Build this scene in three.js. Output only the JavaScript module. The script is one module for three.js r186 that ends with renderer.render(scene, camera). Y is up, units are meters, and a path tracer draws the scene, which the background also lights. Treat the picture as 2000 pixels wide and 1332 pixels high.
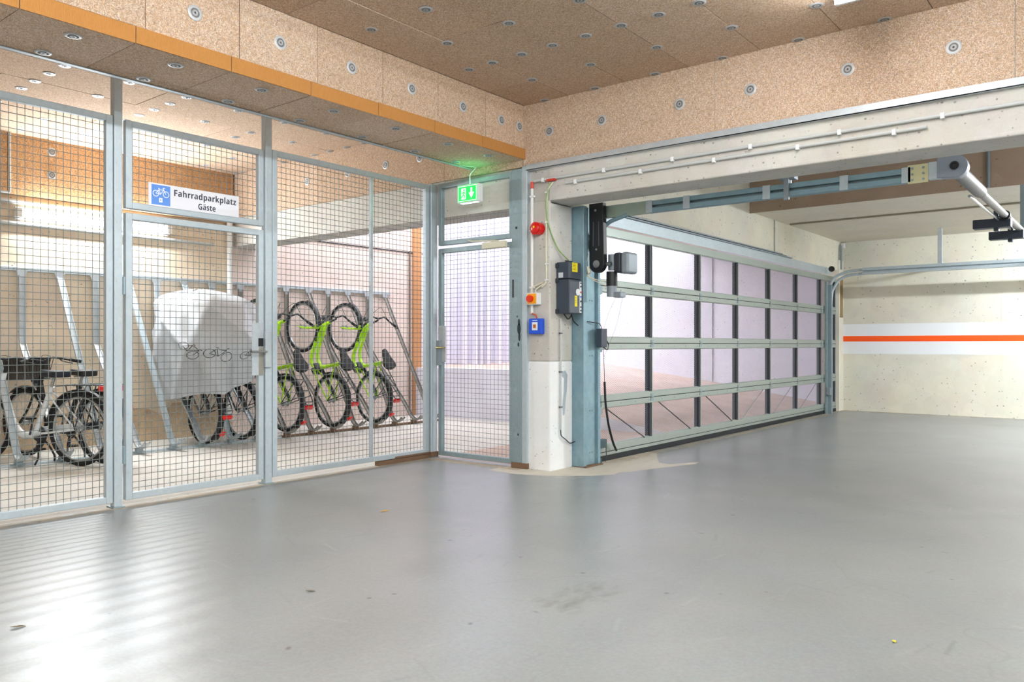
import * as THREE from 'three';
import { RoundedBoxGeometry } from 'three/addons/geometries/RoundedBoxGeometry.js';
import { mergeGeometries } from 'three/addons/utils/BufferGeometryUtils.js';
import { RectAreaLightUniformsLib } from 'three/addons/lights/RectAreaLightUniformsLib.js';

// ------------------------------------------------------------------ camera, sky, exposure
const scene = new THREE.Scene();
const camera = new THREE.PerspectiveCamera(2 * Math.atan(666 / 1546) * 180 / Math.PI, 2000 / 1332, 0.05, 200);
camera.position.set(0, 1.1, 0);
camera.rotation.y = -Math.atan2(1546, 1232);
camera.setViewOffset(2000, 1332, 0, -7, 2000, 1332);
const renderer = new THREE.WebGLRenderer({ antialias: true });
renderer.toneMapping = THREE.LinearToneMapping;
renderer.toneMappingExposure = 1.5;
renderer.shadowMap.enabled = true;
RectAreaLightUniformsLib.init();
scene.background = new THREE.Color(0.93, 0.91, 1.0);      // bright overcast sky above the driveway ramp
scene.backgroundIntensity = 3.6;
const LAMP = 75;                                          // radiance of the fluorescent battens
const LAMPCOL = new THREE.Color(0.9, 0.96, 1.0);

// ------------------------------------------------------------------ helpers
let seed = 7;
const rnd = () => { seed = (seed * 1664525 + 1013904223) >>> 0; return seed / 4294967296; };
const rr = (a, b) => a + (b - a) * rnd();
const V = (x, y, z) => new THREE.Vector3(x, y, z);
const used = {};
function numbered(n) { const k = used[n] = (used[n] ?? -1) + 1; return k ? `${n}_${String(k).padStart(3, '0')}` : n; }
function uvm(g) {                                         // uv in metres, by the dominant axis of each face
  if (g.index) g = g.toNonIndexed();
  const p = g.attributes.position, n = g.attributes.normal, u = new Float32Array(p.count * 2);
  for (let i = 0; i < p.count; i += 3) {
    let ax = 0, ay = 0, az = 0;
    for (let k = 0; k < 3; k++) { ax += Math.abs(n.getX(i + k)); ay += Math.abs(n.getY(i + k)); az += Math.abs(n.getZ(i + k)); }
    for (let k = 0; k < 3; k++) {
      const x = p.getX(i + k), y = p.getY(i + k), z = p.getZ(i + k), j = (i + k) * 2;
      if (ay >= ax && ay >= az) { u[j] = x; u[j + 1] = z; } else if (ax >= az) { u[j] = z; u[j + 1] = y; } else { u[j] = x; u[j + 1] = y; }
    }
  }
  g.setAttribute('uv', new THREE.BufferAttribute(u, 2));
  return g;
}
const bx = (x0, x1, y0, y1, z0, z1) => uvm(new THREE.BoxGeometry(Math.abs(x1 - x0), Math.abs(y1 - y0), Math.abs(z1 - z0)).translate((x0 + x1) / 2, (y0 + y1) / 2, (z0 + z1) / 2));
const rbx = (x0, x1, y0, y1, z0, z1, r = 0.006) => uvm(new RoundedBoxGeometry(Math.abs(x1 - x0), Math.abs(y1 - y0), Math.abs(z1 - z0), 2, r).translate((x0 + x1) / 2, (y0 + y1) / 2, (z0 + z1) / 2));
function rod(a, b, r = 0.01, seg = 8, r2 = r) {
  const d = b.clone().sub(a), g = new THREE.CylinderGeometry(r2, r, d.length(), seg, 1);
  g.applyQuaternion(new THREE.Quaternion().setFromUnitVectors(V(0, 1, 0), d.clone().normalize()));
  const m = a.clone().add(b).multiplyScalar(0.5);
  return g.translate(m.x, m.y, m.z).toNonIndexed();
}
const wire = (a, b, r) => rod(a, b, r, 5);
const tube = (pts, r, n = 16, seg = 7) => new THREE.TubeGeometry(new THREE.CatmullRomCurve3(pts, false, 'catmullrom', 0.35), n, r, seg, false).toNonIndexed();
const cyl = (x, y, z, r, h, axis = 'y', seg = 20) => { const g = new THREE.CylinderGeometry(r, r, h, seg); if (axis === 'x') g.rotateZ(Math.PI / 2); if (axis === 'z') g.rotateX(Math.PI / 2); return g.translate(x, y, z).toNonIndexed(); };
function clean(g) { if (g.index) g = g.toNonIndexed(); for (const k of Object.keys(g.attributes)) if (!['position', 'normal', 'uv'].includes(k)) g.deleteAttribute(k); return g; }
function P(name, geos, mat, parent) {                     // one named mesh under parent
  const a = Array.isArray(geos) ? geos.map(clean) : [geos];
  const m = new THREE.Mesh(a.length > 1 ? mergeGeometries(a) : a[0], mat);
  m.name = parent ? name : numbered(name);
  (parent ?? scene).add(m);
  return m;
}
function thing(name, label, category, pos = [0, 0, 0], group) {
  const g = new THREE.Group(); g.name = numbered(name); g.position.set(...pos); g.userData = { label, category };
  if (group) g.userData.group = group;
  scene.add(g); return g;
}
function tag(o, label, category, group) { o.userData = { label, category }; if (group) o.userData.group = group; return o; }
function S(name, label, category, geos, mat) {            // a piece of the setting
  let o;
  if (geos) o = P(name, geos, mat); else { o = new THREE.Group(); o.name = numbered(name); scene.add(o); }
  o.userData = { label, category, kind: 'structure' }; return o;
}
const part = (name, parent) => { const g = new THREE.Group(); g.name = name; parent.add(g); return g; };
function rectLight(x, y, z, tx, ty, tz, w, h, color, inten) {
  const l = new THREE.RectAreaLight(color, inten, w, h); l.position.set(x, y, z); l.lookAt(tx, ty, tz); scene.add(l); return l;
}

// ------------------------------------------------------------------ textures (computed)
const cv = (w, h = w) => { const c = document.createElement('canvas'); c.width = w; c.height = h; return [c, c.getContext('2d')]; };
function tex(c, size = 1, srgb = true, sizeY = size) {
  const t = new THREE.CanvasTexture(c); t.wrapS = t.wrapT = THREE.RepeatWrapping; t.repeat.set(1 / size, 1 / sizeY);
  if (srgb) t.colorSpace = THREE.SRGBColorSpace; t.anisotropy = 8; return t;
}
const rgb = (r, g, b, a = 1) => `rgba(${r | 0},${g | 0},${b | 0},${a})`;
function wrapDraw(N, x, y, m, f) { for (const dx of [-N, 0, N]) for (const dy of [-N, 0, N]) if (x + dx > -m && x + dx < N + m && y + dy > -m && y + dy < N + m) f(x + dx, y + dy); }
function woodwool() {
  const N = 1024, [c, x] = cv(N), [cb, b] = cv(N);
  x.fillStyle = rgb(196, 160, 124); x.fillRect(0, 0, N, N); b.fillStyle = rgb(70, 70, 70); b.fillRect(0, 0, N, N);
  x.lineCap = b.lineCap = 'round';
  for (let i = 0; i < 13000; i++) {
    const px = rnd() * N, py = rnd() * N, a = rnd() * 6.28, L = rr(8, 30), k = rr(-0.9, 0.9), w = rr(1.6, 4.2), t = rnd(), d = rnd();
    const s = d < 0.12 ? rr(0.44, 0.68) : rr(0.9, 1.12);
    const col = rgb(Math.min(255, (236 + 12 * t) * s), Math.min(255, (212 + 14 * t) * s), Math.min(255, (192 + 20 * t) * s), 0.9), h = d < 0.13 ? rr(20, 60) : rr(90, 255);
    wrapDraw(N, px, py, 32, (X, Y) => {
      for (const [q, st] of [[x, col], [b, rgb(h, h, h, 0.85)]]) { q.strokeStyle = st; q.lineWidth = w; q.beginPath(); q.moveTo(X, Y); q.quadraticCurveTo(X + Math.cos(a + k) * L * 0.6, Y + Math.sin(a + k) * L * 0.6, X + Math.cos(a) * L, Y + Math.sin(a) * L); q.stroke(); }
    });
  }
  return [c, cb];
}
function mottled(base, spread, blobs, pits, N = 512, sizes = [6, 90]) {
  const [c, x] = cv(N), [cb, b] = cv(N);
  x.fillStyle = rgb(...base); x.fillRect(0, 0, N, N); b.fillStyle = rgb(150, 150, 150); b.fillRect(0, 0, N, N);
  for (let i = 0; i < blobs; i++) {
    const px = rnd() * N, py = rnd() * N, r = rr(...sizes) * (rnd() < 0.5 ? 0.4 : 1), d = rr(-spread, spread), a = rr(0.05, 0.16);
    const w = rr(-0.25, 0.25) * spread;
    wrapDraw(N, px, py, r * 1.6, (X, Y) => { x.fillStyle = rgb(base[0] + d + w, base[1] + d, base[2] + d - w, a); x.beginPath(); x.ellipse(X, Y, r, r * rr(0.5, 1), rnd() * 3, 0, 7); x.fill(); });
  }
  const im = x.getImageData(0, 0, N, N), n = spread * 0.28;
  for (let i = 0; i < im.data.length; i += 4) { const d = (rnd() - 0.5) * n; im.data[i] += d; im.data[i + 1] += d; im.data[i + 2] += d; }
  x.putImageData(im, 0, 0);
  for (let i = 0; i < pits; i++) {
    const px = rnd() * N, py = rnd() * N, r = rr(0.6, 2.6), k = rr(0.35, 0.75);
    wrapDraw(N, px, py, 4, (X, Y) => { x.fillStyle = rgb(base[0] * k, base[1] * k, base[2] * k, 0.6); b.fillStyle = rgb(30, 30, 30, 0.8); for (const q of [x, b]) { q.beginPath(); q.ellipse(X, Y, r, r * 0.8, 0, 0, 7); q.fill(); } });
  }
  return [c, cb];
}
const M = {};
{
  const [c, b] = woodwool();
  M.wool = []; 
  for (const tint of [[1, 1, 1], [0.965, 0.955, 0.94], [1.0, 0.975, 0.95], [0.93, 0.91, 0.88]])
    M.wool.push(new THREE.MeshStandardMaterial({ map: tex(c, 0.48), bumpMap: tex(b, 0.48, false), bumpScale: 0.004, roughness: 1, color: new THREE.Color(...tint) }));
  // board edges and the amber boards at the back of the bicycle room: same wool, amber binder, streaked across the edge
  const N = 512, [e, x] = cv(N); x.fillStyle = rgb(182, 126, 66); x.fillRect(0, 0, N, N);
  for (let i = 0; i < 5000; i++) { const d = rr(-34, 26); x.strokeStyle = rgb(182 + d, 126 + d * 0.9, 66 + d * 0.8, 0.35); x.lineWidth = rr(0.8, 2.4); const X = rnd() * N, Y = rnd() * N; x.beginPath(); x.moveTo(X, Y); x.lineTo(X + rr(-5, 5), Y + rr(10, 60)); x.stroke(); }
  M.edge = new THREE.MeshStandardMaterial({ map: tex(e, 0.3), roughness: 1 });
  M.amber = new THREE.MeshStandardMaterial({ map: tex(c, 0.48), bumpMap: tex(b, 0.48, false), bumpScale: 0.004, roughness: 1, color: new THREE.Color(1.0, 0.8, 0.54) });
}
function mm(base, spread, blobs, pits, size, o = {}) {
  const [c, b] = mottled(base, spread, blobs, pits, 512, o.sizes); const q = { ...o }; delete q.sizes; delete q.bump;
  return new THREE.MeshStandardMaterial({ map: tex(c, size), bumpMap: tex(b, size, false), bumpScale: o.bump ?? 0.0015, roughness: 0.9, ...q });
}
M.concrete = mm([198, 195, 188], 26, 420, 260, 1.6);
M.cream = mm([222, 218, 204], 24, 420, 200, 2.2);
M.soffit = mm([220, 213, 199], 18, 300, 120, 2.0);
M.taupe = mm([178, 158, 140], 18, 300, 90, 2.0);
M.plaster = mm([222, 206, 184], 24, 500, 240, 1.8);
M.rough = mm([204, 180, 150], 40, 700, 500, 0.9, { bump: 0.008, sizes: [4, 40] });
M.rosewall = mm([224, 206, 196], 18, 400, 160, 1.8);
M.white = mm([236, 238, 238], 12, 300, 160, 1.2, { roughness: 0.8 });
M.outwall = mm([226, 226, 238], 10, 200, 60, 2.0);
M.outfloor = mm([206, 184, 172], 24, 500, 120, 1.6, { roughness: 0.9 });
M.galv = mm([188, 200, 207], 30, 520, 40, 0.4, { metalness: 0.35, roughness: 0.48, sizes: [4, 34], bump: 0.0002 });
M.galvd = mm([146, 164, 170], 34, 520, 40, 0.4, { metalness: 0.35, roughness: 0.5, sizes: [4, 34], bump: 0.0002 });
M.galvb = mm([192, 200, 206], 20, 300, 10, 0.3, { metalness: 0.5, roughness: 0.42, bump: 0.0002 });
M.post = mm([134, 164, 176], 26, 420, 20, 0.5, { metalness: 0.35, roughness: 0.5, bump: 0.0002 });
M.alu = mm([164, 174, 169], 10, 200, 0, 0.6, { metalness: 0.35, roughness: 0.42, bump: 0.0001 });
M.rust = mm([118, 92, 70], 50, 500, 200, 0.2, { sizes: [3, 26] });
const flat = (c, r = 0.6, m = 0, o = {}) => new THREE.MeshStandardMaterial({ color: c, roughness: r, metalness: m, ...o });
M.wire = flat('#6f7674', 0.55, 0.5); M.wiref = flat('#7d8583', 0.6, 0.4);
M.black = flat('#17181b', 0.45); M.rubber = flat('#1d1e20', 0.85); M.darkgrey = flat('#2c3038', 0.5); M.charcoal = flat('#3c4654', 0.5);
M.midgrey = flat('#8d979f', 0.5, 0.2); M.steel = flat('#a9adb0', 0.3, 0.85); M.shaft = flat('#636465', 0.4, 0.6);
M.pvc = flat('#e6e8e8', 0.5); M.pvcgrey = flat('#c2c5c4', 0.55); M.red = flat('#d8150f', 0.35); M.orange = flat('#ff5a0a', 0.6); M.yellow = flat('#f0dc1e', 0.6);
M.paintwhite = flat('#eceef2', 0.7); M.green = flat('#b2ea18', 0.32); M.bikewhite = flat('#dfe3e6', 0.28); M.bikegrey = flat('#787b7d', 0.35, 0.3); M.navy = flat('#1b2230', 0.6);
M.redlens = flat('#e01b14', 0.3); M.basket = flat('#4c4843', 0.9); M.bronze = flat('#7d6b52', 0.55, 0.4); M.cableg = flat('#d8d6c0', 0.6); M.cablegreen = flat('#8fae6a', 0.6);
M.seal = flat('#23272b', 0.8); M.mull = flat('#2f303b', 0.5); M.beige = flat('#d9d3bd', 0.6); M.blue = flat('#1753d6', 0.4); M.plate = flat('#d3cfa6', 0.5, 0.2);
M.gearbox = flat('#8b95a4', 0.45, 0.15); M.cork = flat('#b98e62', 0.95);

// main floor: grey coated screed, worn and glossy, with a dusty matt patch by the column and faint old markings
const FX0 = -2, FZ0 = -10, FS = 16;
{
  const N = 2048, [c, x] = cv(N), [cr, r] = cv(N), k = N / FS;
  const toX = (w) => (w - FX0) * k, toY = (w) => N - (w - FZ0) * k;
  x.fillStyle = rgb(138, 142, 142); x.fillRect(0, 0, N, N); r.fillStyle = rgb(0, 86, 0); r.fillRect(0, 0, N, N);
  const soft = (q, X, Y, a, b, rot, R0, G0, B0, al) => { q.save(); q.translate(X, Y); q.rotate(rot); q.scale(1, b / a); const gr = q.createRadialGradient(0, 0, 0, 0, 0, a); gr.addColorStop(0, rgb(R0, G0, B0, al)); gr.addColorStop(0.5, rgb(R0, G0, B0, al * 0.6)); gr.addColorStop(1, rgb(R0, G0, B0, 0)); q.fillStyle = gr; q.beginPath(); q.arc(0, 0, a, 0, 7); q.fill(); q.restore(); };
  for (let i = 0; i < 2600; i++) { const d = rr(-34, 30), w = rr(-6, 6); soft(x, rnd() * N, rnd() * N, rr(6, 130), rr(5, 66), rnd() * 3, 138 + d + w, 142 + d, 142 + d - w, rr(0.06, 0.2)); }
  for (let i = 0; i < 5200; i++) { const d = rr(-36, 34), X = rnd() * N, Y = rnd() * N, h = rr(-0.5, 0.5) + (rnd() < 0.3 ? 1.57 : 0), L = rr(4, 34); x.strokeStyle = rgb(138 + d, 142 + d, 140 + d, rr(0.12, 0.34)); x.lineWidth = rr(0.6, 2.6); x.beginPath(); x.moveTo(X, Y); x.lineTo(X + Math.cos(h) * L, Y + Math.sin(h) * L); x.stroke(); }
  for (let i = 0; i < 1600; i++) { soft(r, rnd() * N, rnd() * N, rr(8, 110), rr(6, 50), rnd() * 3, 0, rr(56, 124), 0, rr(0.12, 0.32)); }
  const im = x.getImageData(0, 0, N, N);
  for (let i = 0; i < im.data.length; i += 4) { const d = (rnd() - 0.5) * 9; im.data[i] += d; im.data[i + 1] += d; im.data[i + 2] += d; }
  x.putImageData(im, 0, 0);
  const poly = (q, pts, st) => { q.fillStyle = st; q.beginPath(); pts.forEach(([a, b], i) => i ? q.lineTo(toX(a), toY(b)) : q.moveTo(toX(a), toY(b))); q.closePath(); q.fill(); };
  // dusty patch round the column foot and in front of the gate
  const patch = [[5.3, -4.5], [5.28, -4.2], [5.33, -4.0], [5.42, -3.82], [5.6, -3.62], [5.78, -3.5], [5.9, -3.52], [6.0, -3.46], [6.3, -3.38], [6.75, -3.22], [6.9, -3.25], [6.6, -3.4], [6.62, -3.52], [6.85, -3.66], [7.2, -3.86], [7.2, -4.05], [5.6, -4.5]];
  poly(x, patch, rgb(206, 198, 184, 0.95)); poly(r, patch, rgb(0, 205, 0, 1));
  for (let i = 0; i < 240; i++) { const a = rr(5.3, 7.0), b = rr(-4.4, -3.6), d = rr(-22, 16); x.fillStyle = rgb(200 + d, 190 + d, 172 + d, 0.25); x.beginPath(); x.ellipse(toX(a), toY(b), rr(1, 9), rr(1, 5), 0, 0, 7); x.fill(); }
  // dust along the fence foot, the return and the far wall
  const dust = (a0, b0, a1, b1, wd, n) => { for (let i = 0; i < n; i++) { const t = rnd(), s = (rnd() + rnd() - 1) * wd, g = rr(-26, 18), rad = rr(1.5, 9); const X = toX(a0 + (a1 - a0) * t + s * (b1 - b0 ? 1 : 0)), Y = toY(b0 + (b1 - b0) * t + s * (a1 - a0 ? 1 : 0)); x.fillStyle = rgb(186 + g, 172 + g, 152 + g, 0.3); x.beginPath(); x.ellipse(X, Y, rad, rad * 0.6, 0, 0, 7); x.fill(); r.fillStyle = rgb(0, 200, 0, 0.4); r.beginPath(); r.ellipse(X, Y, rad, rad * 0.6, 0, 0, 7); r.fill(); } };
  dust(0, -5.4, 5.5, -5.4, 0.07, 700); dust(5.5, -5.4, 5.5, -4.3, 0.09, 260); dust(13.75, -4, 13.75, 3, 0.16, 900); dust(6.2, -3.9, 13.6, -3.9, 0.08, 700);
  // worn parking lines
  const line = (a0, b0, a1, b1, wd, al) => { const L = Math.hypot(a1 - a0, b1 - b0), ux = (a1 - a0) / L, uy = (b1 - b0) / L; for (let i = 0; i < 500; i++) { const t = rnd() * L, s = rr(-0.5, 0.5) * wd; x.fillStyle = rgb(202, 205, 198, al); x.beginPath(); x.ellipse(toX(a0 + ux * t - uy * s), toY(b0 + uy * t + ux * s), rr(3, 9), rr(3, 9), 0, 0, 7); x.fill(); } };
  line(1.55, -1.35, 2.6, -1.75, 0.13, 0.006); line(2.3, -0.35, 3.25, -0.72, 0.16, 0.006);
  // tyre scuffs, hairline cracks, crumbs
  for (let i = 0; i < 60; i++) { x.fillStyle = rgb(96, 94, 88, 0.12); x.beginPath(); x.ellipse(toX(rr(2.7, 3.1)), toY(rr(-2.05, -1.8)), rr(2, 9), rr(1, 3), rr(-0.5, 0.5), 0, 7); x.fill(); }
  for (const [a, b, n] of [[3.6, -0.35, 26], [4.1, -1.2, 20], [3.2, -1.9, 24], [5.2, -2.2, 18]]) { let X = a, Z = b, h = rr(0, 6.28); x.strokeStyle = rgb(120, 122, 116, 0.5); x.lineWidth = 1; x.beginPath(); x.moveTo(toX(X), toY(Z)); for (let i = 0; i < n; i++) { h += rr(-0.6, 0.6); X += Math.cos(h) * 0.03; Z += Math.sin(h) * 0.03; x.lineTo(toX(X), toY(Z)); } x.stroke(); }
  for (let i = 0; i < 520; i++) { x.fillStyle = rgb(70, 66, 60, rr(0.3, 0.8)); x.beginPath(); x.ellipse(rnd() * N, rnd() * N, rr(0.6, 2.4), rr(0.5, 1.4), rnd() * 3, 0, 7); x.fill(); }
  const tm = tex(c, 1), tr = tex(cr, 1, false);
  M.floor = new THREE.MeshPhysicalMaterial({ map: tm, roughnessMap: tr, roughness: 1, ior: 1.55 });
}
function floorSlab(x0, x1, z0, z1) {
  const g = new THREE.BoxGeometry(x1 - x0, 0.3, z1 - z0).translate((x0 + x1) / 2, -0.15, (z0 + z1) / 2).toNonIndexed(), p = g.attributes.position, u = g.attributes.uv;
  for (let i = 0; i < p.count; i++) u.setXY(i, (p.getX(i) - FX0) / FS, (p.getZ(i) - FZ0) / FS);
  return g;
}

// ------------------------------------------------------------------ key planes of the place
const XD = 5.57, XB2 = 5.92, ZF = -5.43, ZB = -4.29, ZB2 = -4.91, ZW = -8.92, ZG = -3.99, XR = 13.85, HC = 3.22, HG = 2.81, HU = 2.74;
const GX0 = -6, GZ1 = 6;

// ------------------------------------------------------------------ large structure
S('floor', 'grey coated screed floor with a worn gloss', 'floor', floorSlab(GX0, XR + 0.3, -4.12, GZ1), M.floor);
{ const f = scene.children.at(-1); f.geometry = mergeGeometries([f.geometry, floorSlab(GX0, XD + 0.1, ZF - 0.02, -4.12)]); }
S('floor_bicycle_room', 'pale dusty concrete floor of the bicycle room', 'floor', bx(0.1, 8.75, -0.3, 0, ZW - 0.2, ZF - 0.02), mm([212, 209, 201], 22, 420, 140, 2.0, { roughness: 0.75 }));
S('floor_passage', 'concrete floor of the passage behind the mesh exit door', 'floor', bx(XD + 0.1, 8.75, -0.3, -0.002, ZF - 0.02, -4.12), M.outfloor);
S('ceiling_slab', 'concrete slab above the insulation boards', 'ceiling', [bx(GX0, XB2, HC + 0.03, HC + 0.3, ZW - 0.2, GZ1)], M.soffit);
S('wall_west', 'pale concrete wall behind the camera on the west side', 'wall', bx(GX0 - 0.3, GX0, 0, HC + 0.3, ZB2, GZ1 + 0.3), M.cream);
S('wall_south', 'pale concrete wall behind the camera', 'wall', bx(GX0, XR, 0, HC + 0.3, GZ1, GZ1 + 0.3), M.cream);
S('wall_north_garage', 'concrete wall beside the bicycle room', 'wall', bx(GX0, 0.1, 0, HC + 0.3, ZF - 0.3, ZF), M.cream);
S('wall_bicycle_room_west', 'side wall of the bicycle room', 'wall', bx(-0.2, 0.1, 0, HC + 0.3, ZW, ZF), M.plaster);
{ // back wall of the bicycle room: smooth plaster over a rough lower strip, rose beyond the beam
  const w = S('wall_north', 'plastered back wall behind the bicycle rack', 'wall');
  P('plaster', bx(-0.2, XD, 0.42, HC + 0.3, ZW - 0.25, ZW), M.plaster, w);
  P('rough_base', bx(-0.2, XD, -0.02, 0.419, ZW - 0.25, ZW - 0.012), M.rough, w);
  // ragged lower edge of the plaster coat
  const sh = new THREE.Shape(); sh.moveTo(0.1, 0.42); let X = 0.1; const ys = []; while (X < XD - 0.08) { ys.push([X, 0.42 - Math.abs(Math.sin(X * 5.1) * 0.08 + Math.sin(X * 17.3) * 0.035 + rr(-0.03, 0.03))]); X += 0.07; }
  ys.forEach(([a, b]) => sh.lineTo(a, b)); sh.lineTo(XD, 0.4); sh.lineTo(XD, 0.42); sh.closePath();
  P('plaster_edge', uvm(new THREE.ExtrudeGeometry(sh, { depth: 0.014, bevelEnabled: false }).translate(0, 0, ZW - 0.014)), M.plaster, w);
  P('rose_wall', bx(XD, 8.69, -0.02, HC + 0.3, ZW - 0.25, ZW), M.rosewall, w);
  P('corner_strip', bx(8.69, 8.87, -0.02, HC + 0.3, ZW - 0.3, ZW + 0.03), flat('#c08a5c', 0.9), w);
}
// cross beam over the column (runs towards the camera) and column
{
  const b = S('concrete_beam', 'painted concrete beam above the gate bay with two conduits', 'beam');
  P('beam_body', bx(XD, XB2, 2.35, HC + 0.05, -4.02, GZ1), M.concrete, b);
  P('beam_body', bx(XD + 0.02, XB2, 2.33, HC + 0.05, ZW, -4.02), M.concrete, b);
  P('beam_edge', rbx(XD - 0.004, XD + 0.05, 2.346, 2.38, -4.0, GZ1, 0.012), M.concrete, b);
  const c = S('concrete_column', 'concrete column between the mesh exit door and the gate, white below chest height', 'column');
  P('shaft', rbx(XD, XB2, 0.95, 2.36, -4.4, -4.02, 0.018), M.concrete, c);
  P('painted_base', rbx(XD - 0.002, XB2 + 0.002, -0.01, 0.953, -4.4, -4.018, 0.018), M.white, c);
  const st = new THREE.Shape(); [[5.745, 0.86], [5.8, 0.87], [5.835, 0.83], [5.825, 0.7], [5.805, 0.6], [5.79, 0.48], [5.765, 0.47], [5.755, 0.56], [5.775, 0.68], [5.78, 0.8], [5.745, 0.82]].forEach(([x, y], i) => i ? st.lineTo(x, y) : st.moveTo(x, y)); st.closePath();
  P('stain', new THREE.ShapeGeometry(st).translate(0, 0, -4.0165), mm([176, 188, 196], 26, 300, 60, 0.2, { sizes: [3, 30] }), c);
}
// right wall of the gate bay
{
  const w = S('wall_east', 'pale concrete wall with a white band and an orange stripe', 'wall');
  P('concrete', bx(XR, XR + 0.3, -0.02, HC + 0.3, -4.3, GZ1), M.cream, w);
  P('white_band', bx(XR - 0.003, XR, 0.945, 1.44, -3.93, GZ1), M.paintwhite, w);
  P('orange_stripe', bx(XR - 0.006, XR, 1.152, 1.242, -3.95, GZ1), M.orange, w);
  P('wall_rib', bx(XR - 0.0025, XR, 0, HG, -1.66, -1.62), M.cream, w);
  P('jamb', bx(13.62, XR, -0.02, 2.5, -4.3, -3.93), M.cream, w);
  P('jamb_stain', bx(13.66, XR - 0.02, 1.55, 2.2, -3.932, -3.928), mm([150, 126, 88], 30, 200, 30, 0.3), w);
  S('wall_lintel', 'board-marked concrete wall above the gate', 'wall', bx(XB2, XR + 0.3, 2.33, HC + 0.3, -4.3, -3.96), M.cream);
}
{
  const c = S('ceiling_gate_bay', 'pale concrete ceiling of the gate bay with a deep recess', 'ceiling');
  P('low_slab', bx(9.9, XR + 0.3, HG, HC + 0.3, -3.98, GZ1), M.soffit, c);
  P('recess_face', bx(9.88, 9.9, HG - 0.02, HC, -3.96, GZ1), M.taupe, c);
  P('recess_slab', bx(XB2 - 0.02, 9.9, HC, HC + 0.3, -3.98, GZ1), M.taupe, c);
}

// ------------------------------------------------------------------ insulation boards with fixing washers
const boardCache = {};
function boardGeo(w, h, d, v) {
  const k = [w.toFixed(3), h.toFixed(3), d.toFixed(3), v].join();
  if (!boardCache[k]) { const g = uvm(new THREE.BoxGeometry(w, h, d)); const u = g.attributes.uv; for (let i = 0; i < u.count; i++) u.setXY(i, u.getX(i) + v * 0.171, u.getY(i) + v * 0.237); boardCache[k] = g; }
  return boardCache[k];
}
function board(parent, x0, x1, y0, y1, z0, z1, mat) {
  const m = new THREE.Mesh(boardGeo(x1 - x0, y1 - y0, z1 - z0, (rnd() * 4) | 0), mat ?? M.wool[(rnd() * 4) | 0]);
  m.name = 'board'; m.position.set((x0 + x1) / 2, (y0 + y1) / 2, (z0 + z1) / 2); parent.add(m); return m;
}
const washerGeo = new THREE.LatheGeometry([[0, 0.002], [0.006, 0.002], [0.0065, 0.006], [0.016, 0.0075], [0.02, 0.003], [0.026, 0.003], [0.03, 0.0055], [0.042, 0.004], [0.045, 0]].map(([a, b]) => new THREE.Vector2(a, b)), 20);
M.washer = flat('#ffffff', 0.5, 0.25, { vertexColors: true });
{ const p = washerGeo.attributes.position, c = []; for (let i = 0; i < p.count; i++) { const r = Math.hypot(p.getX(i), p.getZ(i)), k = r < 0.0062 ? 0.05 : r < 0.0165 ? 0.4 : r < 0.027 ? 0.16 : 0.52; c.push(k, k * 1.01, k * 1.02); } washerGeo.setAttribute('color', new THREE.Float32BufferAttribute(c, 3)); }   // dark screw plug and ring, bright rim
function washer(parent, x, y, z, dir) {                   // dir: the way its face looks
  const m = new THREE.Mesh(washerGeo, M.washer); m.name = 'fixing_washer'; m.position.set(x, y, z);
  m.quaternion.setFromUnitVectors(V(0, 1, 0), V(...dir)); m.rotateY(rnd() * 6); parent.add(m);
}
const G = 0.0025;
{ // main ceiling
  const c = S('ceiling', 'main ceiling of wood-wool insulation boards with metal washers', 'ceiling');
  const seams = [ZB, -3.82]; for (let z = -3.264; z < GZ1; z += 0.557) seams.push(z); seams.push(GZ1);
  for (let i = 0; i < seams.length - 1; i++) {
    const z0 = seams[i], z1 = seams[i + 1], off = i % 2 ? 4.02 : 5.07;
    const xs = [GX0]; for (let x = off - 12; x < XD - 0.15; x += 2.0) if (x > GX0 + 0.2) xs.push(x); xs.push(XD - 0.004);
    for (let k = 0; k < xs.length - 1; k++) { const dy = rr(-0.003, 0.003); board(c, xs[k] + G, xs[k + 1] - G, HC + dy, HC + 0.035, z0 + G, z1 - G); }
    if (z0 < 1) {
      for (let x = 1.6, k = 0; x < XD; x += 0.493, k++) {
        if (i > 0) { if (k % 2 || k === 6) washer(c, x, HC - 0.001, z0, [0, -1, 0]); }
        if (!(k % 2)) washer(c, x + 0.0, HC - 0.001, (z0 + z1) / 2, [0, -1, 0]);
      }
    }
  }
  const c2 = S('ceiling_bicycle_room', 'wood-wool board ceiling of the bicycle room', 'ceiling');
  const s2 = [ZW]; for (let z = ZW + 0.279; z < ZB2 - 0.2; z += 0.558) s2.push(z); s2.push(ZB2 + 0.02);
  for (let i = 0; i < s2.length - 1; i++) {
    const off = i % 2 ? 0.35 : 1.4, xs = [0.1]; for (let x = off; x < XD - 0.15; x += 2.0) if (x > 0.3) xs.push(x); xs.push(XD - 0.004);
    for (let k = 0; k < xs.length - 1; k++) { const dy = rr(-0.002, 0.002); board(c2, xs[k] + G, xs[k + 1] - G, HC + dy, HC + 0.035, s2[i] + G, s2[i + 1] - G); }
    for (let x = 1.6, k = 0; x < XD; x += 0.493, k++) { if (i) washer(c2, x, HC - 0.001, s2[i], [0, -1, 0]); if (!(k % 2)) washer(c2, x, HC - 0.001, (s2[i] + s2[i + 1]) / 2, [0, -1, 0]); }
  }
}
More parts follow.
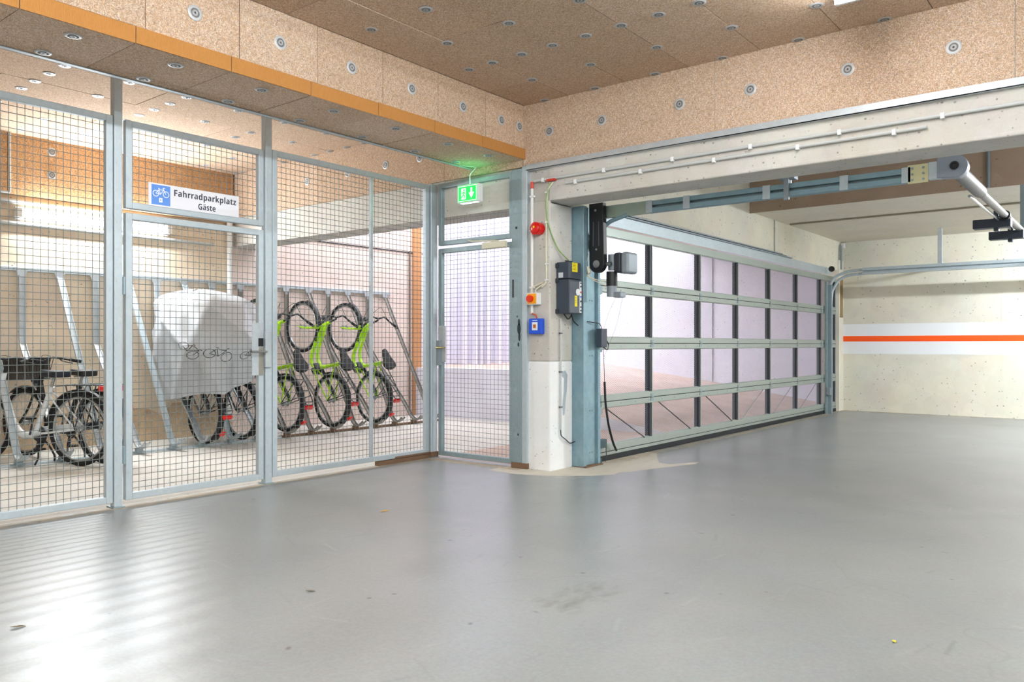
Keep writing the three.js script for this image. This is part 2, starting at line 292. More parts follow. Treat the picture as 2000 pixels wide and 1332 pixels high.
{ // beam above the fence, boarded
  const b = S('boarded_beam', 'deep ceiling beam clad in wood-wool boards above the mesh fence', 'beam');
  P('core', bx(GX0, XD - 0.004, HU + 0.1, HC + 0.1, ZB2 + 0.03, ZB - 0.03), M.soffit, b);
  const fs = [GX0, -4.2, -2.4, -0.75, -0.17, 0.41, 0.99, 1.57, 2.151, 2.732, 3.313, 3.894, 4.468, 5.04, 5.419, XD - 0.004];
  for (let i = 0; i < fs.length - 1; i++) {
    board(b, fs[i] + G, fs[i + 1] - G, 2.838, HC, ZB - 0.03, ZB - 0.006 + rr(-0.002, 0.002));
    if (fs[i] > 0.3) washer(b, i === 13 ? 5.243 : i === 14 ? 5.492 : (fs[i] + fs[i + 1]) / 2, 3.022, ZB - 0.004, [0, 0, 1]);
  }
  const us = [GX0, -4.2, -2.4, -0.8, -0.22, 0.36, 0.94, 1.522, 2.092, 2.67, 3.251, 3.84, 4.417, 4.988, XD - 0.004];
  for (let i = 0; i < us.length - 1; i++) {
    const j = rr(-0.002, 0.002);
    const m = board(b, us[i] + G, us[i + 1] - G, HU + j, 2.834 + j, ZB2, ZB + rr(-0.002, 0.004));
    P('board_edge', bx(us[i] + G, us[i + 1] - G, HU + j + 0.0005, 2.833 + j, ZB + 0.004, ZB + 0.007).translate(-m.position.x, -m.position.y, -m.position.z), M.edge, m);
    if (us[i] > 0.3) for (const z of [-4.435, -4.82]) washer(b, us[i] + 0.31 + (i === 13 ? -0.06 : 0), HU + j - 0.001, z, [0, -1, 0]);
  }
  P('edge_profile', [bx(GX0, XD - 0.02, HU - 0.008, HU - 0.003, ZB2 - 0.012, ZB2 + 0.028), bx(GX0, XD - 0.02, HU - 0.008, HU + 0.05, ZB2 - 0.012, ZB2 - 0.007)], M.galv, b);
  P('back_boards', bx(GX0, XD - 0.004, HU + 0.05, HC, ZB2 - 0.006, ZB2 + 0.03), M.wool[1], b);
}
{ // boards on the cross beam
  const b = S('boarded_beam_side', 'row of wood-wool boards on the side of the beam above the column', 'beam');
  const zs = [ZW + 0.02, -7.2, -5.27, -4.31, -2.497, -0.595, 1.35, 3.3, GZ1];
  for (let i = 0; i < zs.length - 1; i++) board(b, XD - 0.005 + rr(-0.002, 0.002), XD + 0.03, 2.678, HC + 0.02, zs[i] + G, zs[i + 1] - G);
  for (const z of [-4.02, -3.488, -2.786, -2.225, -1.55, -0.92, -0.2]) washer(b, XD - 0.006, 2.95, z, [-1, 0, 0]);
  for (const z of [-5.6, -6.1, -6.7, -7.4, -8.0]) washer(b, XD - 0.006, 2.95, z, [-1, 0, 0]);
  P('base_profile', [bx(XD - 0.035, XD - 0.03, 2.634, 2.684, -4.25, GZ1), bx(XD - 0.035, XD + 0.01, 2.634, 2.64, -4.25, GZ1)], M.galvb, b);
}
{ // amber boards along the top of the back wall
  const b = S('boarded_band', 'amber insulation boards along the top of the back wall', 'wall');
  const xs = [0.1, 1.1, 3.04, 5.0, 5.55];
  for (let i = 0; i < xs.length - 1; i++) board(b, xs[i] + G, xs[i + 1] - G, 2.61, HC, ZW, ZW + 0.06, M.amber);
  for (const [x, y] of [[3.45, 2.86], [4.1, 2.9], [3.45, 3.1], [4.75, 2.78], [5.3, 2.72]]) washer(b, x, y, ZW + 0.061, [0, 0, 1]);
}

// ------------------------------------------------------------------ outside: driveway ramp seen through mesh
{
  const SL = 0.154, z0 = -4.4, z1 = -26, ry = (z) => SL * (z0 - z);
  const g = new THREE.BufferGeometry(); const q = [[8.75, 0, -3.7], [14.95, 0, -3.7], [8.75, 0, z0], [14.95, 0, z0], [8.75, ry(z1), z1], [22, ry(z1), z1], [22, ry(-9), -9], [14.95, ry(-9), -9], [8.75, ry(-9), -9]];
  const tri = [[0, 2, 1], [1, 2, 3], [2, 8, 3], [3, 8, 7], [8, 4, 7], [7, 4, 6], [4, 5, 6]];
  const pos = []; for (const t of tri) for (const i of [t[0], t[2], t[1]]) pos.push(...q[i]); 
  g.setAttribute('position', new THREE.Float32BufferAttribute(pos, 3)); g.computeVertexNormals();
  const n = g.attributes.normal; if (n.getY(0) < 0) { for (let i = 0; i < pos.length; i += 9) for (let k = 0; k < 3; k++) { const t = pos[i + 3 + k]; pos[i + 3 + k] = pos[i + 6 + k]; pos[i + 6 + k] = t; } g.setAttribute('position', new THREE.Float32BufferAttribute(pos, 3)); g.computeVertexNormals(); }
  g.translate(0, -0.004, 0); g.setAttribute('uv', new THREE.Float32BufferAttribute(new Float32Array(pos.length / 3 * 2), 2));
  S('ramp', 'pale driveway ramp rising behind the gate', 'ramp', uvm(g), M.outfloor);
  { const sh = new THREE.Shape(); sh.moveTo(4.4, -0.3); sh.lineTo(4.4, 0); sh.lineTo(9, ry(-9)); sh.lineTo(9, -0.3); sh.closePath(); S('ramp_kerb', 'side of the driveway ramp', 'ramp', uvm(new THREE.ExtrudeGeometry(sh, { depth: 0.06, bevelEnabled: false }).rotateY(Math.PI / 2).translate(8.745, -0.005, 0)), M.outwall); }
  S('wall_driveway_east', 'white rendered wall along the driveway ramp', 'wall', [bx(14.95, 15.2, -0.2, 4.6, -6.9, -4.1), uvm(new THREE.BoxGeometry(0.25, 6.4, 18).rotateY(0.2).translate(13.25, 3.0, -15.6))], M.outwall);
  S('wall_driveway_jamb', 'wall end between the gate and the driveway wall', 'wall', bx(XR + 0.3, 15.0, -0.2, HC + 0.3, -4.3, -4.0), M.outwall);
  S('wall_parapet', 'low white parapet beside the ramp', 'wall', bx(8.75, 8.95, -0.02, 0.74, ZW + 0.03, -6.5), M.outwall);
  S('canopy', 'concrete canopy slab over the outside of the gate', 'canopy', bx(XB2, 15.2, 2.98, 3.3, -7.1, -4.3), M.concrete);
  const w = S('wall_ribbed', 'white wall of upright ribs beyond the parapet', 'wall');
  P('sheet', bx(8.87, 12.4, 0.2, 3.6, -9.42, -9.38), M.outwall, w);
  for (let x = 8.95; x < 12.4; x += 0.16) P('rib', bx(x, x + 0.05, 0.2, 3.6, -9.38, -9.33 + (rnd() < 0.3 ? 0.1 : 0)), M.outwall, w);
}

// ------------------------------------------------------------------ lamps
M.tubeglow = new THREE.MeshStandardMaterial({ color: '#ffffff', emissive: new THREE.Color(1, 0.98, 0.96), emissiveIntensity: 14, roughness: 0.5 });
M.lampbody = flat('#e9eaea', 0.5);
function ceilingLamp(x0, x1, y, z, label, turn = 0, power = 0.6) {
  const t = thing('ceiling_lamp', label, 'lamp', [(x0 + x1) / 2, y, z], 'ceiling battens'), L = x1 - x0;
  const sh = new THREE.Shape(); sh.moveTo(-0.075, 0); sh.lineTo(-0.05, -0.06); sh.lineTo(0.05, -0.06); sh.lineTo(0.075, 0); sh.closePath();
  P('diffuser', new THREE.ExtrudeGeometry(sh, { depth: L - 0.06, bevelEnabled: false }).rotateY(Math.PI / 2).translate(-L / 2 + 0.03, -0.02, 0), M.tubeglow, t);
  P('tray', rbx(-L / 2, L / 2, -0.022, 0, -0.08, 0.08, 0.004), M.lampbody, t);
  P('end_cap', bx(-L / 2, -L / 2 + 0.03, -0.078, -0.01, -0.07, 0.07), M.lampbody, t); P('end_cap', bx(L / 2 - 0.03, L / 2, -0.078, -0.01, -0.07, 0.07), M.lampbody, t);
  const cx = (x0 + x1) / 2, at = (lx, ly, lz, px, py, pz, w, h, k) => { const p = V(lx, ly, lz).applyAxisAngle(V(0, 1, 0), turn).add(V(cx, y, z)), q = V(px, py, pz).applyAxisAngle(V(0, 1, 0), turn).add(V(cx, y, z)); rectLight(p.x, p.y, p.z, q.x, q.y, q.z, w, h, LAMPCOL, LAMP * power * k); };
  t.rotation.y = turn;
  at(0, -0.084, 0, 0, -2, 0, L - 0.06, 0.1, 0.22);          // the three lit faces of the diffuser
  for (const q of [-1, 1]) at(0, -0.053, q * 0.071, 0, -0.053 - 0.385, q * (0.071 + 0.923), L - 0.06, 0.065, 1.9);
}
ceilingLamp(3.42, 4.96, HC, -1.38, 'glowing batten on the board ceiling at the top of the picture', 0, 0.22);
ceilingLamp(1.2, 2.74, HC, -1.38, 'ceiling batten just above the camera view');
ceilingLamp(-1.02, 0.52, HC, -1.38, 'ceiling batten above and left of the camera', 0, 0.75);
ceilingLamp(-3.3, -1.76, HC, -1.38, 'ceiling batten far left of the camera');
ceilingLamp(2.6, 4.14, HC, 2.4, 'ceiling batten behind the camera on the right', 0, 0.75);
ceilingLamp(-0.6, 0.94, HC, 2.4, 'ceiling batten behind the camera', 0, 0.75);
ceilingLamp(-3.8, -2.26, HC, 2.4, 'ceiling batten behind the camera on the left');
ceilingLamp(10.6, 12.1, HG, 0.75, 'ceiling batten of the gate bay near the striped wall', Math.PI / 2, 3.5);
ceilingLamp(7.2, 8.7, HC, 1.6, 'ceiling batten of the gate bay behind the shaft', Math.PI / 2, 0.6);
{ // wall batten in the bicycle room
  const t = thing('wall_lamp', 'long glowing batten on the back wall of the bicycle room', 'lamp', [3.92, 2.43, ZW]);
  P('tray', rbx(-0.8, 0.8, -0.065, 0.065, 0, 0.03, 0.004), M.lampbody, t);
  P('tube', cyl(0, 0, 0.07, 0.022, 1.5, 'x', 16), M.tubeglow, t);
  for (const s of [-1, 1]) P('end_cap', rbx(s * 0.785 - 0.03, s * 0.785 + 0.03, -0.045, 0.045, 0.02, 0.1, 0.006), M.lampbody, t);
  for (const [dy, dz, k] of [[0, 1, 3.6], [0.8, 0.6, 3.0], [-0.8, 0.6, 4.4]]) rectLight(3.92, 2.43 + dy * 0.026, ZW + 0.072 + dz * 0.026, 3.92, 2.43 + dy * 3, ZW + 0.072 + dz * 3, 1.5, 0.024, LAMPCOL, LAMP * k);   // the round tube: forward, up and down
  for (const [y, r] of [[2.545, 0.022], [2.325, 0.02]]) tag(P('conduit', cyl(2.75, y, ZW + 0.03, r, 5.1, 'x', 10), M.pvcgrey), y > 2.5 ? 'grey conduit running above the wall batten' : 'grey conduit running below the wall batten', 'conduit');
}
// ------------------------------------------------------------------ mesh fence of the bicycle room
const PITCH = 0.0455;
function meshX(x0, x1, y0, y1, z, r = 0.0022) {           // welded mesh in a plane z = const, wires from bar to bar
  const g = [], nx = Math.round((x1 - x0) / PITCH), ny = Math.round((y1 - y0) / PITCH);
  for (let i = 1; i < nx; i++) { const x = x0 + (x1 - x0) * i / nx; g.push(wire(V(x, y0, z), V(x + rr(-0.001, 0.001), y1, z), r)); }
  for (let i = 1; i < ny; i++) { const y = y0 + (y1 - y0) * i / ny + rr(-0.002, 0.002); g.push(wire(V(x0, y, z + 2 * r), V(x1, y + rr(-0.002, 0.002), z + 2 * r), r)); }
  return g;
}
function meshZ(z0, z1, y0, y1, x, r = 0.0019) {
  const g = [], nx = Math.round((z1 - z0) / PITCH), ny = Math.round((y1 - y0) / PITCH);
  for (let i = 1; i < nx; i++) { const z = z0 + (z1 - z0) * i / nx; g.push(wire(V(x, y0, z), V(x, y1, z), r)); }
  for (let i = 1; i < ny; i++) { const y = y0 + (y1 - y0) * i / ny + rr(-0.002, 0.002); g.push(wire(V(x - 2 * r, y, z0), V(x - 2 * r, y + rr(-0.002, 0.002), z1), r)); }
  return g;
}
const stuff = (m) => { m.userData.kind = 'stuff'; return m; };
const T = 0.045, HB = 0.022;
function panelX(t, x0, x1, y0, y1, opts = {}) {           // framed mesh panel along the fence, t placed at the origin
  const z0 = ZF - HB, z1 = ZF + HB;
  P('frame_bar', rbx(x0, x0 + T, y0, y1, z0, z1, 0.004), M.galv, t); P('frame_bar', rbx(x1 - T, x1, y0, y1, z0, z1, 0.004), M.galv, t);
  P('frame_bar', rbx(x0 + T, x1 - T, y0, y0 + T, z0, z1, 0.004), M.galv, t); P('frame_bar', rbx(x0 + T, x1 - T, y1 - T, y1, z0, z1, 0.004), M.galv, t);
  stuff(P('wire_mesh', meshX(x0 + T / 2, x1 - T / 2, y0 + T / 2, y1 - T / 2, ZF - HB - 0.004), M.wiref, t));
}
{
  let t = thing('mesh_fence_panel', 'tall wire mesh panel left of the sign, in front of the white bicycle', 'fence');
  panelX(t, 0.14, 2.488, 0.035, 2.64);
  t = thing('mesh_fence_panel', 'tall wire mesh panel in front of the green bicycles', 'fence');
  panelX(t, 3.735, 5.498, 0.045, 2.65);
  P('flat_bar', rbx(4.76, 4.795, 0.09, 2.605, ZF - 0.01, ZF + 0.012, 0.003), M.galvb, t);
  P('rusty_edge', [bx(4.85, 5.5, 0.0, 0.04, ZF - 0.03, ZF + 0.018), bx(5.05, 5.5, 0.045, 0.062, ZF + 0.0221, ZF + 0.0232)], M.rust, t);
  t = thing('mesh_transom', 'wire mesh panel carrying the white parking sign', 'fence');
  panelX(t, 2.574, 3.653, 2.03, 2.632);
  t = thing('mesh_gate', 'wire mesh gate below the parking sign with a long lock plate', 'gate');
  panelX(t, 2.574, 3.653, 0.04, 2.0);
  const lp = P('lock_plate', rbx(3.545, 3.65, 0.86, 1.27, ZF + 0.022, ZF + 0.028, 0.002), M.galvb, t);
  P('cylinder_window', bx(3.6, 3.645, 1.085, 1.15, ZF + 0.0282, ZF + 0.0296), M.black, lp); P('slot_plate', bx(3.605, 3.645, 0.86, 1.08, ZF + 0.0282, ZF + 0.03), flat('#9c988e', 0.5, 0.4), lp);
  P('latch_box', rbx(3.648, 3.7, 0.92, 1.2, ZF + 0.031, ZF + 0.055, 0.004), M.galvb, t);
  P('lever_handle', [rod(V(3.64, 1.045, ZF + 0.03), V(3.64, 1.045, ZF + 0.085), 0.009), tube([V(3.64, 1.045, ZF + 0.08), V(3.6, 1.045, ZF + 0.088), V(3.5, 1.045, ZF + 0.086)], 0.0085, 10)], M.steel, t);
  for (const y of [0.35, 1.5]) P('hinge', cyl(2.562, y, ZF + 0.02, 0.011, 0.12, 'y', 10), M.galvd, t);
  const post = (x, w, y1, label, z = ZF, d = 0.06) => { const q = thing('fence_post', label, 'post', [x, 0, z]); P('tube', rbx(-w / 2, w / 2, 0.006, y1, -d / 2, d / 2, 0.005), M.galv, q); P('base_plate', rbx(-w / 2 - 0.012, w / 2 + 0.012, 0, 0.008, -d / 2 - 0.03, d / 2 + 0.012, 0.002), M.galvd, q); return q; };
  post(2.52, 0.056, HC, 'galvanised post between the left mesh panel and the gate'); post(3.694, 0.06, HC, 'galvanised post on the lock side of the mesh gate');
  const cp = post(5.552, 0.085, 2.66, 'galvanised corner post where the fence meets the exit door', ZF - 0.002, 0.085);
  P('cover_strip', bx(-0.048, -0.042, 0.02, 2.6, -0.04, 0.0), M.galvb, cp); P('rusty_foot', rbx(-0.05, 0.05, 0.008, 0.06, -0.05, 0.05, 0.004), M.rust, cp);
}
{ // exit door in the return
  const x0 = XD - 0.022, x1 = XD + 0.022;
  const frame = (t, z0, z1, y0, y1) => {
    P('frame_bar', rbx(x0, x1, y0, y1, z0, z0 + T, 0.004), M.galvd, t); P('frame_bar', rbx(x0, x1, y0, y1, z1 - 0.03, z1, 0.004), M.galvd, t);
    P('frame_bar', rbx(x0, x1, y0, y0 + T, z0 + T, z1 - 0.03, 0.004), M.galvd, t); P('frame_bar', rbx(x0, x1, y1 - T, y1, z0 + T, z1 - 0.03, 0.004), M.galvd, t);
    stuff(P('wire_mesh', meshZ(z0 + T / 2, z1 - 0.012, y0 + T / 2, y1 - T / 2, x1 + 0.004), M.wiref, t));
  };
  let t = thing('mesh_gate', 'narrow wire mesh exit door beneath the green exit sign', 'gate'); frame(t, -5.335, -4.425, 0.03, 2.025);
  P('lock_plate', rbx(x0 - 0.006, x0, 0.93, 1.28, -5.33, -5.23, 0.002), M.galvb, t);
  P('lock_case', rbx(x0 - 0.03, x0 - 0.004, 0.9, 1.14, -5.335, -5.285, 0.004), M.midgrey, t);
  P('lever_handle', [rod(V(x0, 1.07, -5.31), V(x0 - 0.06, 1.07, -5.31), 0.008), tube([V(x0 - 0.055, 1.07, -5.31), V(x0 - 0.06, 1.07, -5.27), V(x0 - 0.06, 1.07, -5.19)], 0.008, 10)], flat('#c2b37a', 0.35, 0.7), t);
  P('door_closer', rbx(x0 - 0.05, x0, 1.975, 2.035, -4.74, -4.47, 0.008), M.beige, t); P('closer_arm', [rod(V(x0 - 0.03, 2.04, -4.55), V(x0 - 0.05, 2.055, -4.85), 0.007), rod(V(x0 - 0.05, 2.055, -4.85), V(x0, 2.08, -4.95), 0.007)], M.beige, t);
  t = thing('mesh_transom', 'wire mesh panel behind the green exit sign', 'fence'); frame(t, -5.335, -4.425, 2.055, 2.65);
  t = thing('door_jamb', 'wide stained sheet steel jamb beside the concrete column', 'post', [XD, 0, -4.335]);
  P('front_sheet', rbx(-0.03, -0.01, 0.05, 2.66, -0.085, 0.03, 0.003), M.galvd, t); P('box_tube', rbx(-0.028, 0.04, 0.02, 2.68, 0.03, 0.085, 0.004), M.galv, t); P('back_sheet', bx(-0.01, 0.02, 0.05, 2.66, -0.085, 0.03), M.galvd, t);
  P('strike_slot', bx(-0.0315, -0.03, 1.52, 1.68, -0.076, -0.06), M.black, t); P('keyhole', cyl(-0.0305, 2.14, -0.03, 0.012, 0.002, 'x', 12), M.black, t);
  P('dirt_mark', [[1.3, 0.0, 0.012, 0.03], [1.24, 0.0, 0.02, 0.05], [1.17, 0.004, 0.012, 0.04], [1.1, -0.006, 0.01, 0.02], [1.35, -0.02, 0.006, 0.01], [0.3, -0.01, 0.008, 0.012]].map(([y, z, a, h]) => new THREE.CircleGeometry(1, 12).scale(a, h, 1).rotateY(-Math.PI / 2).translate(-0.0312, y, z).toNonIndexed()), flat('#2c3a38', 0.9), t);
  P('rusty_foot', rbx(-0.034, 0.045, 0, 0.05, -0.09, 0.09, 0.004), M.rust, t);
}
{ // parking sign
  const [c, x] = cv(1024, 236); x.fillStyle = '#e9e9f0'; x.fillRect(0, 0, 1024, 236);
  x.fillStyle = '#5f93e4'; x.fillRect(28, 14, 200, 206);
  x.strokeStyle = '#eef2fa'; x.lineWidth = 7; for (const cx of [74, 182]) { x.beginPath(); x.arc(cx, 104, 30, 0, 7); x.stroke(); }
  x.beginPath(); x.moveTo(74, 104); x.lineTo(106, 62); x.lineTo(158, 62); x.lineTo(122, 108); x.lineTo(106, 62); x.moveTo(122, 108); x.lineTo(74, 104); x.moveTo(182, 104); x.lineTo(158, 62); x.lineTo(150, 44); x.lineTo(170, 40); x.moveTo(98, 50); x.lineTo(116, 50); x.stroke();
  x.fillStyle = '#eef2fa'; x.fillRect(108, 146, 36, 46); x.fillStyle = '#5f93e4'; x.beginPath(); x.arc(126, 168, 7, 0, 7); x.fill();
  x.fillStyle = '#232a3c'; x.font = 'bold 92px sans-serif'; x.textAlign = 'left';
  const wd = x.measureText('Fahrradparkplatz').width; x.save(); x.translate(262, 104); x.scale(730 / wd, 1); x.fillText('Fahrradparkplatz', 0, 0); x.restore();
  x.font = 'bold 88px sans-serif'; x.textAlign = 'center'; x.save(); x.translate(640, 208); x.scale(0.86, 1); x.fillText('Gäste', 0, 0); x.restore();
  const t = thing('parking_sign', 'white bicycle parking sign with a blue bicycle symbol above the mesh gate', 'sign', [3.078, 2.15, ZF + 0.026]);
  P('panel', rbx(-0.352, 0.352, -0.081, 0.081, -0.003, 0.003, 0.002), M.paintwhite, t);
  P('print', new THREE.PlaneGeometry(0.7, 0.16).translate(0, 0, 0.0034), new THREE.MeshStandardMaterial({ map: tex(c, 1), roughness: 0.5 }), t);
}
{ // exit sign
  const [c, x] = cv(512, 340); x.fillStyle = '#19d257'; x.fillRect(0, 0, 512, 340); x.fillStyle = '#f2fff5';
  x.fillRect(20, 14, 472, 10); x.fillRect(20, 316, 472, 10); x.fillRect(14, 14, 10, 312); x.fillRect(488, 14, 10, 312);
  x.fillRect(96, 60, 120, 226); x.fillStyle = '#19d257'; x.beginPath(); x.arc(170, 96, 20, 0, 7); x.fill(); x.lineWidth = 24; x.strokeStyle = '#19d257'; x.lineCap = 'round'; x.beginPath(); x.moveTo(166, 128); x.lineTo(150, 188); x.lineTo(184, 214); x.lineTo(172, 262); x.moveTo(150, 188); x.lineTo(128, 228); x.lineTo(102, 240); x.moveTo(162, 136); x.lineTo(118, 160); x.moveTo(164, 134); x.lineTo(196, 168); x.stroke();
  x.fillStyle = '#f2fff5'; x.fillRect(342, 60, 44, 110); x.beginPath(); x.moveTo(292, 160); x.lineTo(436, 160); x.lineTo(364, 276); x.closePath(); x.fill();
  const t = thing('exit_sign', 'hanging green illuminated exit sign with running figure and down arrow', 'sign', [5.4, 2.475, -4.8]);
  P('housing', rbx(-0.028, 0.045, -0.082, 0.082, -0.125, 0.125, 0.006), M.pvc, t);
  const tm = tex(c, 1);
  P('lit_face', new THREE.PlaneGeometry(0.235, 0.15).rotateY(-Math.PI / 2).translate(-0.0292, 0, 0), new THREE.MeshStandardMaterial({ color: '#000000', emissive: '#ffffff', emissiveMap: tm, emissiveIntensity: 1.1, roughness: 0.4 }), t);
  P('lit_top', bx(-0.02, 0.04, 0.0822, 0.0835, -0.11, 0.11), new THREE.MeshStandardMaterial({ color: '#0c3018', emissive: new THREE.Color(0.08, 1, 0.35), emissiveIntensity: 1.0 }), t);
  P('downlight', bx(-0.015, 0.03, -0.0835, -0.0822, -0.1, 0.1), new THREE.MeshStandardMaterial({ color: '#dddddd', emissive: new THREE.Color(0.7, 1, 0.95), emissiveIntensity: 1.6 }), t);
  P('cable', tube([V(0.01, 0.08, 0), V(0.01, 0.18, 0.0), V(0.03, 0.24, 0.05), V(-0.05, 0.265, -0.1)], 0.004, 12, 6), M.pvc, t);
  rectLight(5.405, 2.562, -4.8, 5.405, 4, -4.8, 0.06, 0.22, new THREE.Color(0.05, 1, 0.32), 8);
  rectLight(5.368, 2.475, -4.8, 0, 2.475, -4.8, 0.235, 0.15, new THREE.Color(0.1, 1, 0.4), 1.5);
  rectLight(5.405, 2.39, -4.8, 5.405, 0, -4.8, 0.06, 0.2, new THREE.Color(0.6, 1, 0.95), 4);
}

// ------------------------------------------------------------------ bicycle rack
{
  const rail = thing('rack_rail', 'galvanised wall rail carrying the bicycle rack channels', 'rail', [0, 0, 0]);
  P('wall_rail', rbx(1.2, 8.2, 1.845, 1.885, ZW, ZW + 0.045, 0.004), M.galv, rail);
  P('rail_bolt', [1.5, 3.1, 4.7, 5.2, 6.5, 7.7].map((x) => cyl(x, 1.865, ZW + 0.048, 0.01, 0.008, 'z', 8)), M.galvd, rail);
  const fl = thing('rack_rail', 'flat floor rail of the bicycle rack, rusty at its right end', 'rail', [0, 0, 0]);
  P('floor_rail', rbx(1.2, 5.6, 0, 0.022, -7.985, -7.92, 0.003), M.galv, fl); P('rusty_rail', rbx(5.6, 8.35, 0, 0.024, -7.99, -7.92, 0.003), M.rust, fl);
  const xs = [1.75, 2.1, 2.45, 2.8, 3.17, 3.53, 3.89, 4.25, 4.57, 4.91, 5.26, 5.65, 6.0, 6.33, 6.69, 7.02, 7.37, 7.73, 8.08];
  const straight = [[ZW + 0.05, 1.8], [-8.62, 1.33], [-8.42, 0.97], [-8.1, 0.4], [-8.0, 0.2], [-7.95, 0.1], [-7.88, 0.05], [-7.8, 0.06], [-7.72, 0.12]];
  const bent = [[ZW + 0.05, 1.8], [ZW + 0.055, 1.4], [ZW + 0.06, 1.12], [-8.78, 1.0], [-8.6, 0.79], [-8.2, 0.4], [-8.04, 0.22], [-7.96, 0.11], [-7.88, 0.05], [-7.8, 0.06], [-7.72, 0.12]];
  const prof = (pts) => {                                  // U-shaped wheel channel swept along its line in the plane x = const
    const cu = new THREE.CatmullRomCurve3(pts.map(([z, y]) => V(0, y, z)), false, 'catmullrom', 0.15), N = 30, pos = [], idx = [], W = 0.03, D = 0.022, th = 0.004;
    const sec = [[-W, D], [-W, 0], [W, 0], [W, D], [W - th, D], [W - th, th], [-W + th, th], [-W + th, D]];
    for (let i = 0; i <= N; i++) { const p = cu.getPointAt(i / N), t = cu.getTangentAt(i / N), n = V(0, -t.z, t.y); if (n.z < 0) n.negate(); if (t.y > 0 && i > N * 0.8) n.set(0, Math.abs(t.z), -Math.abs(t.y)); for (const [a, b] of sec) pos.push(p.x + a, p.y + n.y * b, p.z + n.z * b); }
    for (let i = 0; i < N; i++) for (let k = 0; k < 8; k++) { const a = i * 8 + k, b = i * 8 + (k + 1) % 8, c = a + 8, d = b + 8; idx.push(a, b, c, b, d, c); }
    const g = new THREE.BufferGeometry(); g.setAttribute('position', new THREE.Float32BufferAttribute(pos, 3)); g.setIndex(idx); const q = g.toNonIndexed(); q.computeVertexNormals(); q.setAttribute('uv', new THREE.Float32BufferAttribute(new Float32Array(q.attributes.position.count * 2), 2)); return uvm(q);
  };
  const gs = [prof(straight), prof(bent)];
  const br = new THREE.Shape(); br.moveTo(-0.05, 0.02); br.lineTo(0.05, 0.02); br.lineTo(0.05, -0.02); br.lineTo(0.025, -0.09); br.lineTo(-0.025, -0.09); br.lineTo(-0.05, -0.02); br.closePath();
  const brg = uvm(new THREE.ExtrudeGeometry(br, { depth: 0.006, bevelEnabled: false }).translate(0, 1.855, ZW + 0.05));
  const foot = mergeGeometries([rbx(-0.03, 0.03, 0.02, 0.06, -7.93, -7.87, 0.004), rbx(-0.06, 0.06, 0.018, 0.028, -7.94, -7.9, 0.003)].map(clean));
  const mats = [M.galvb, M.galv, flat('#8f8a84', 0.5, 0.45)];
  const word = ['', 'second', 'third', 'fourth', 'fifth', 'sixth', 'seventh', 'eighth', 'ninth', 'tenth', 'eleventh', 'twelfth', 'thirteenth', 'fourteenth', 'fifteenth', 'sixteenth', 'seventeenth', 'eighteenth', 'nineteenth'];
  xs.forEach((x, i) => {
    const kind = [1, 0, 1, 0, 1, 0, 1, 0, 1, 0, 1, 1, 0, 1, 0, 1, 0, 1, 0][i], n = xs.length - 1 - i;
    const t = thing('rack_channel', `${kind ? 'bent' : 'straight'} wheel channel, ${n ? word[n] + ' from the right end' : 'last at the right end'} of the bicycle rack`, 'bicycle rack', [x, 0, 0], 'channels of the bicycle rack');
    P('channel', gs[kind], x > 5.5 ? mats[2] : mats[i % 2], t); P('bracket', brg, M.galvb, t); P('foot', foot, x > 5.5 ? M.rust : M.galvd, t);
  });
}

// ------------------------------------------------------------------ bicycles
const R = 0.335;
const wheelGeo = {};
function wheelParts(parent, fx, name = 'wheel') {
  if (!wheelGeo.tyre) {
    wheelGeo.tyre = new THREE.TorusGeometry(R - 0.02, 0.021, 8, 44); wheelGeo.rim = new THREE.TorusGeometry(R - 0.047, 0.011, 6, 40);
    const sp = []; for (let i = 0; i < 28; i++) { const a = i / 28 * 6.2832, s = i % 2 ? 1 : -1, b = a + s * 0.5; sp.push(wire(V(Math.cos(b) * 0.03, Math.sin(b) * 0.03, s * 0.028), V(Math.cos(a) * (R - 0.05), Math.sin(a) * (R - 0.05), 0), 0.0013)); }
    wheelGeo.spokes = mergeGeometries(sp.map(clean)); wheelGeo.hub = mergeGeometries([cyl(0, 0, 0, 0.018, 0.1, 'z', 10), cyl(0, 0, 0.03, 0.03, 0.006, 'z', 12), cyl(0, 0, -0.03, 0.03, 0.006, 'z', 12)].map(clean));
  }
  const w = part(name, parent); w.position.set(fx, R, 0);
  P('tyre', wheelGeo.tyre, M.rubber, w); P('rim', wheelGeo.rim, M.steel, w); stuff(P('spokes', wheelGeo.spokes, M.steel, w)); P('hub', wheelGeo.hub, M.steel, w);
  return w;
}
function fender(a0, a1, cx, r = R + 0.022) {
  const g = [], n = 18; const pos = [], idx = [];
  for (let i = 0; i <= n; i++) { const a = a0 + (a1 - a0) * i / n; for (const [w, dr] of [[-0.03, -0.012], [-0.02, 0.004], [0.02, 0.004], [0.03, -0.012]]) pos.push(cx + Math.cos(a) * (r + dr), R + Math.sin(a) * (r + dr), w); }
  for (let i = 0; i < n; i++) for (let k = 0; k < 3; k++) { const a = i * 4 + k; idx.push(a, a + 1, a + 4, a + 1, a + 5, a + 4); }
  const q = new THREE.BufferGeometry(); q.setAttribute('position', new THREE.Float32BufferAttribute(pos, 3)); q.setIndex(idx); const z = q.toNonIndexed(); z.computeVertexNormals(); z.setAttribute('uv', new THREE.Float32BufferAttribute(new Float32Array(z.attributes.position.count * 2), 2)); return z;
}
const Q = (f, u, w = 0) => V(f, R + u, w);                // along, up from the axle line, sideways
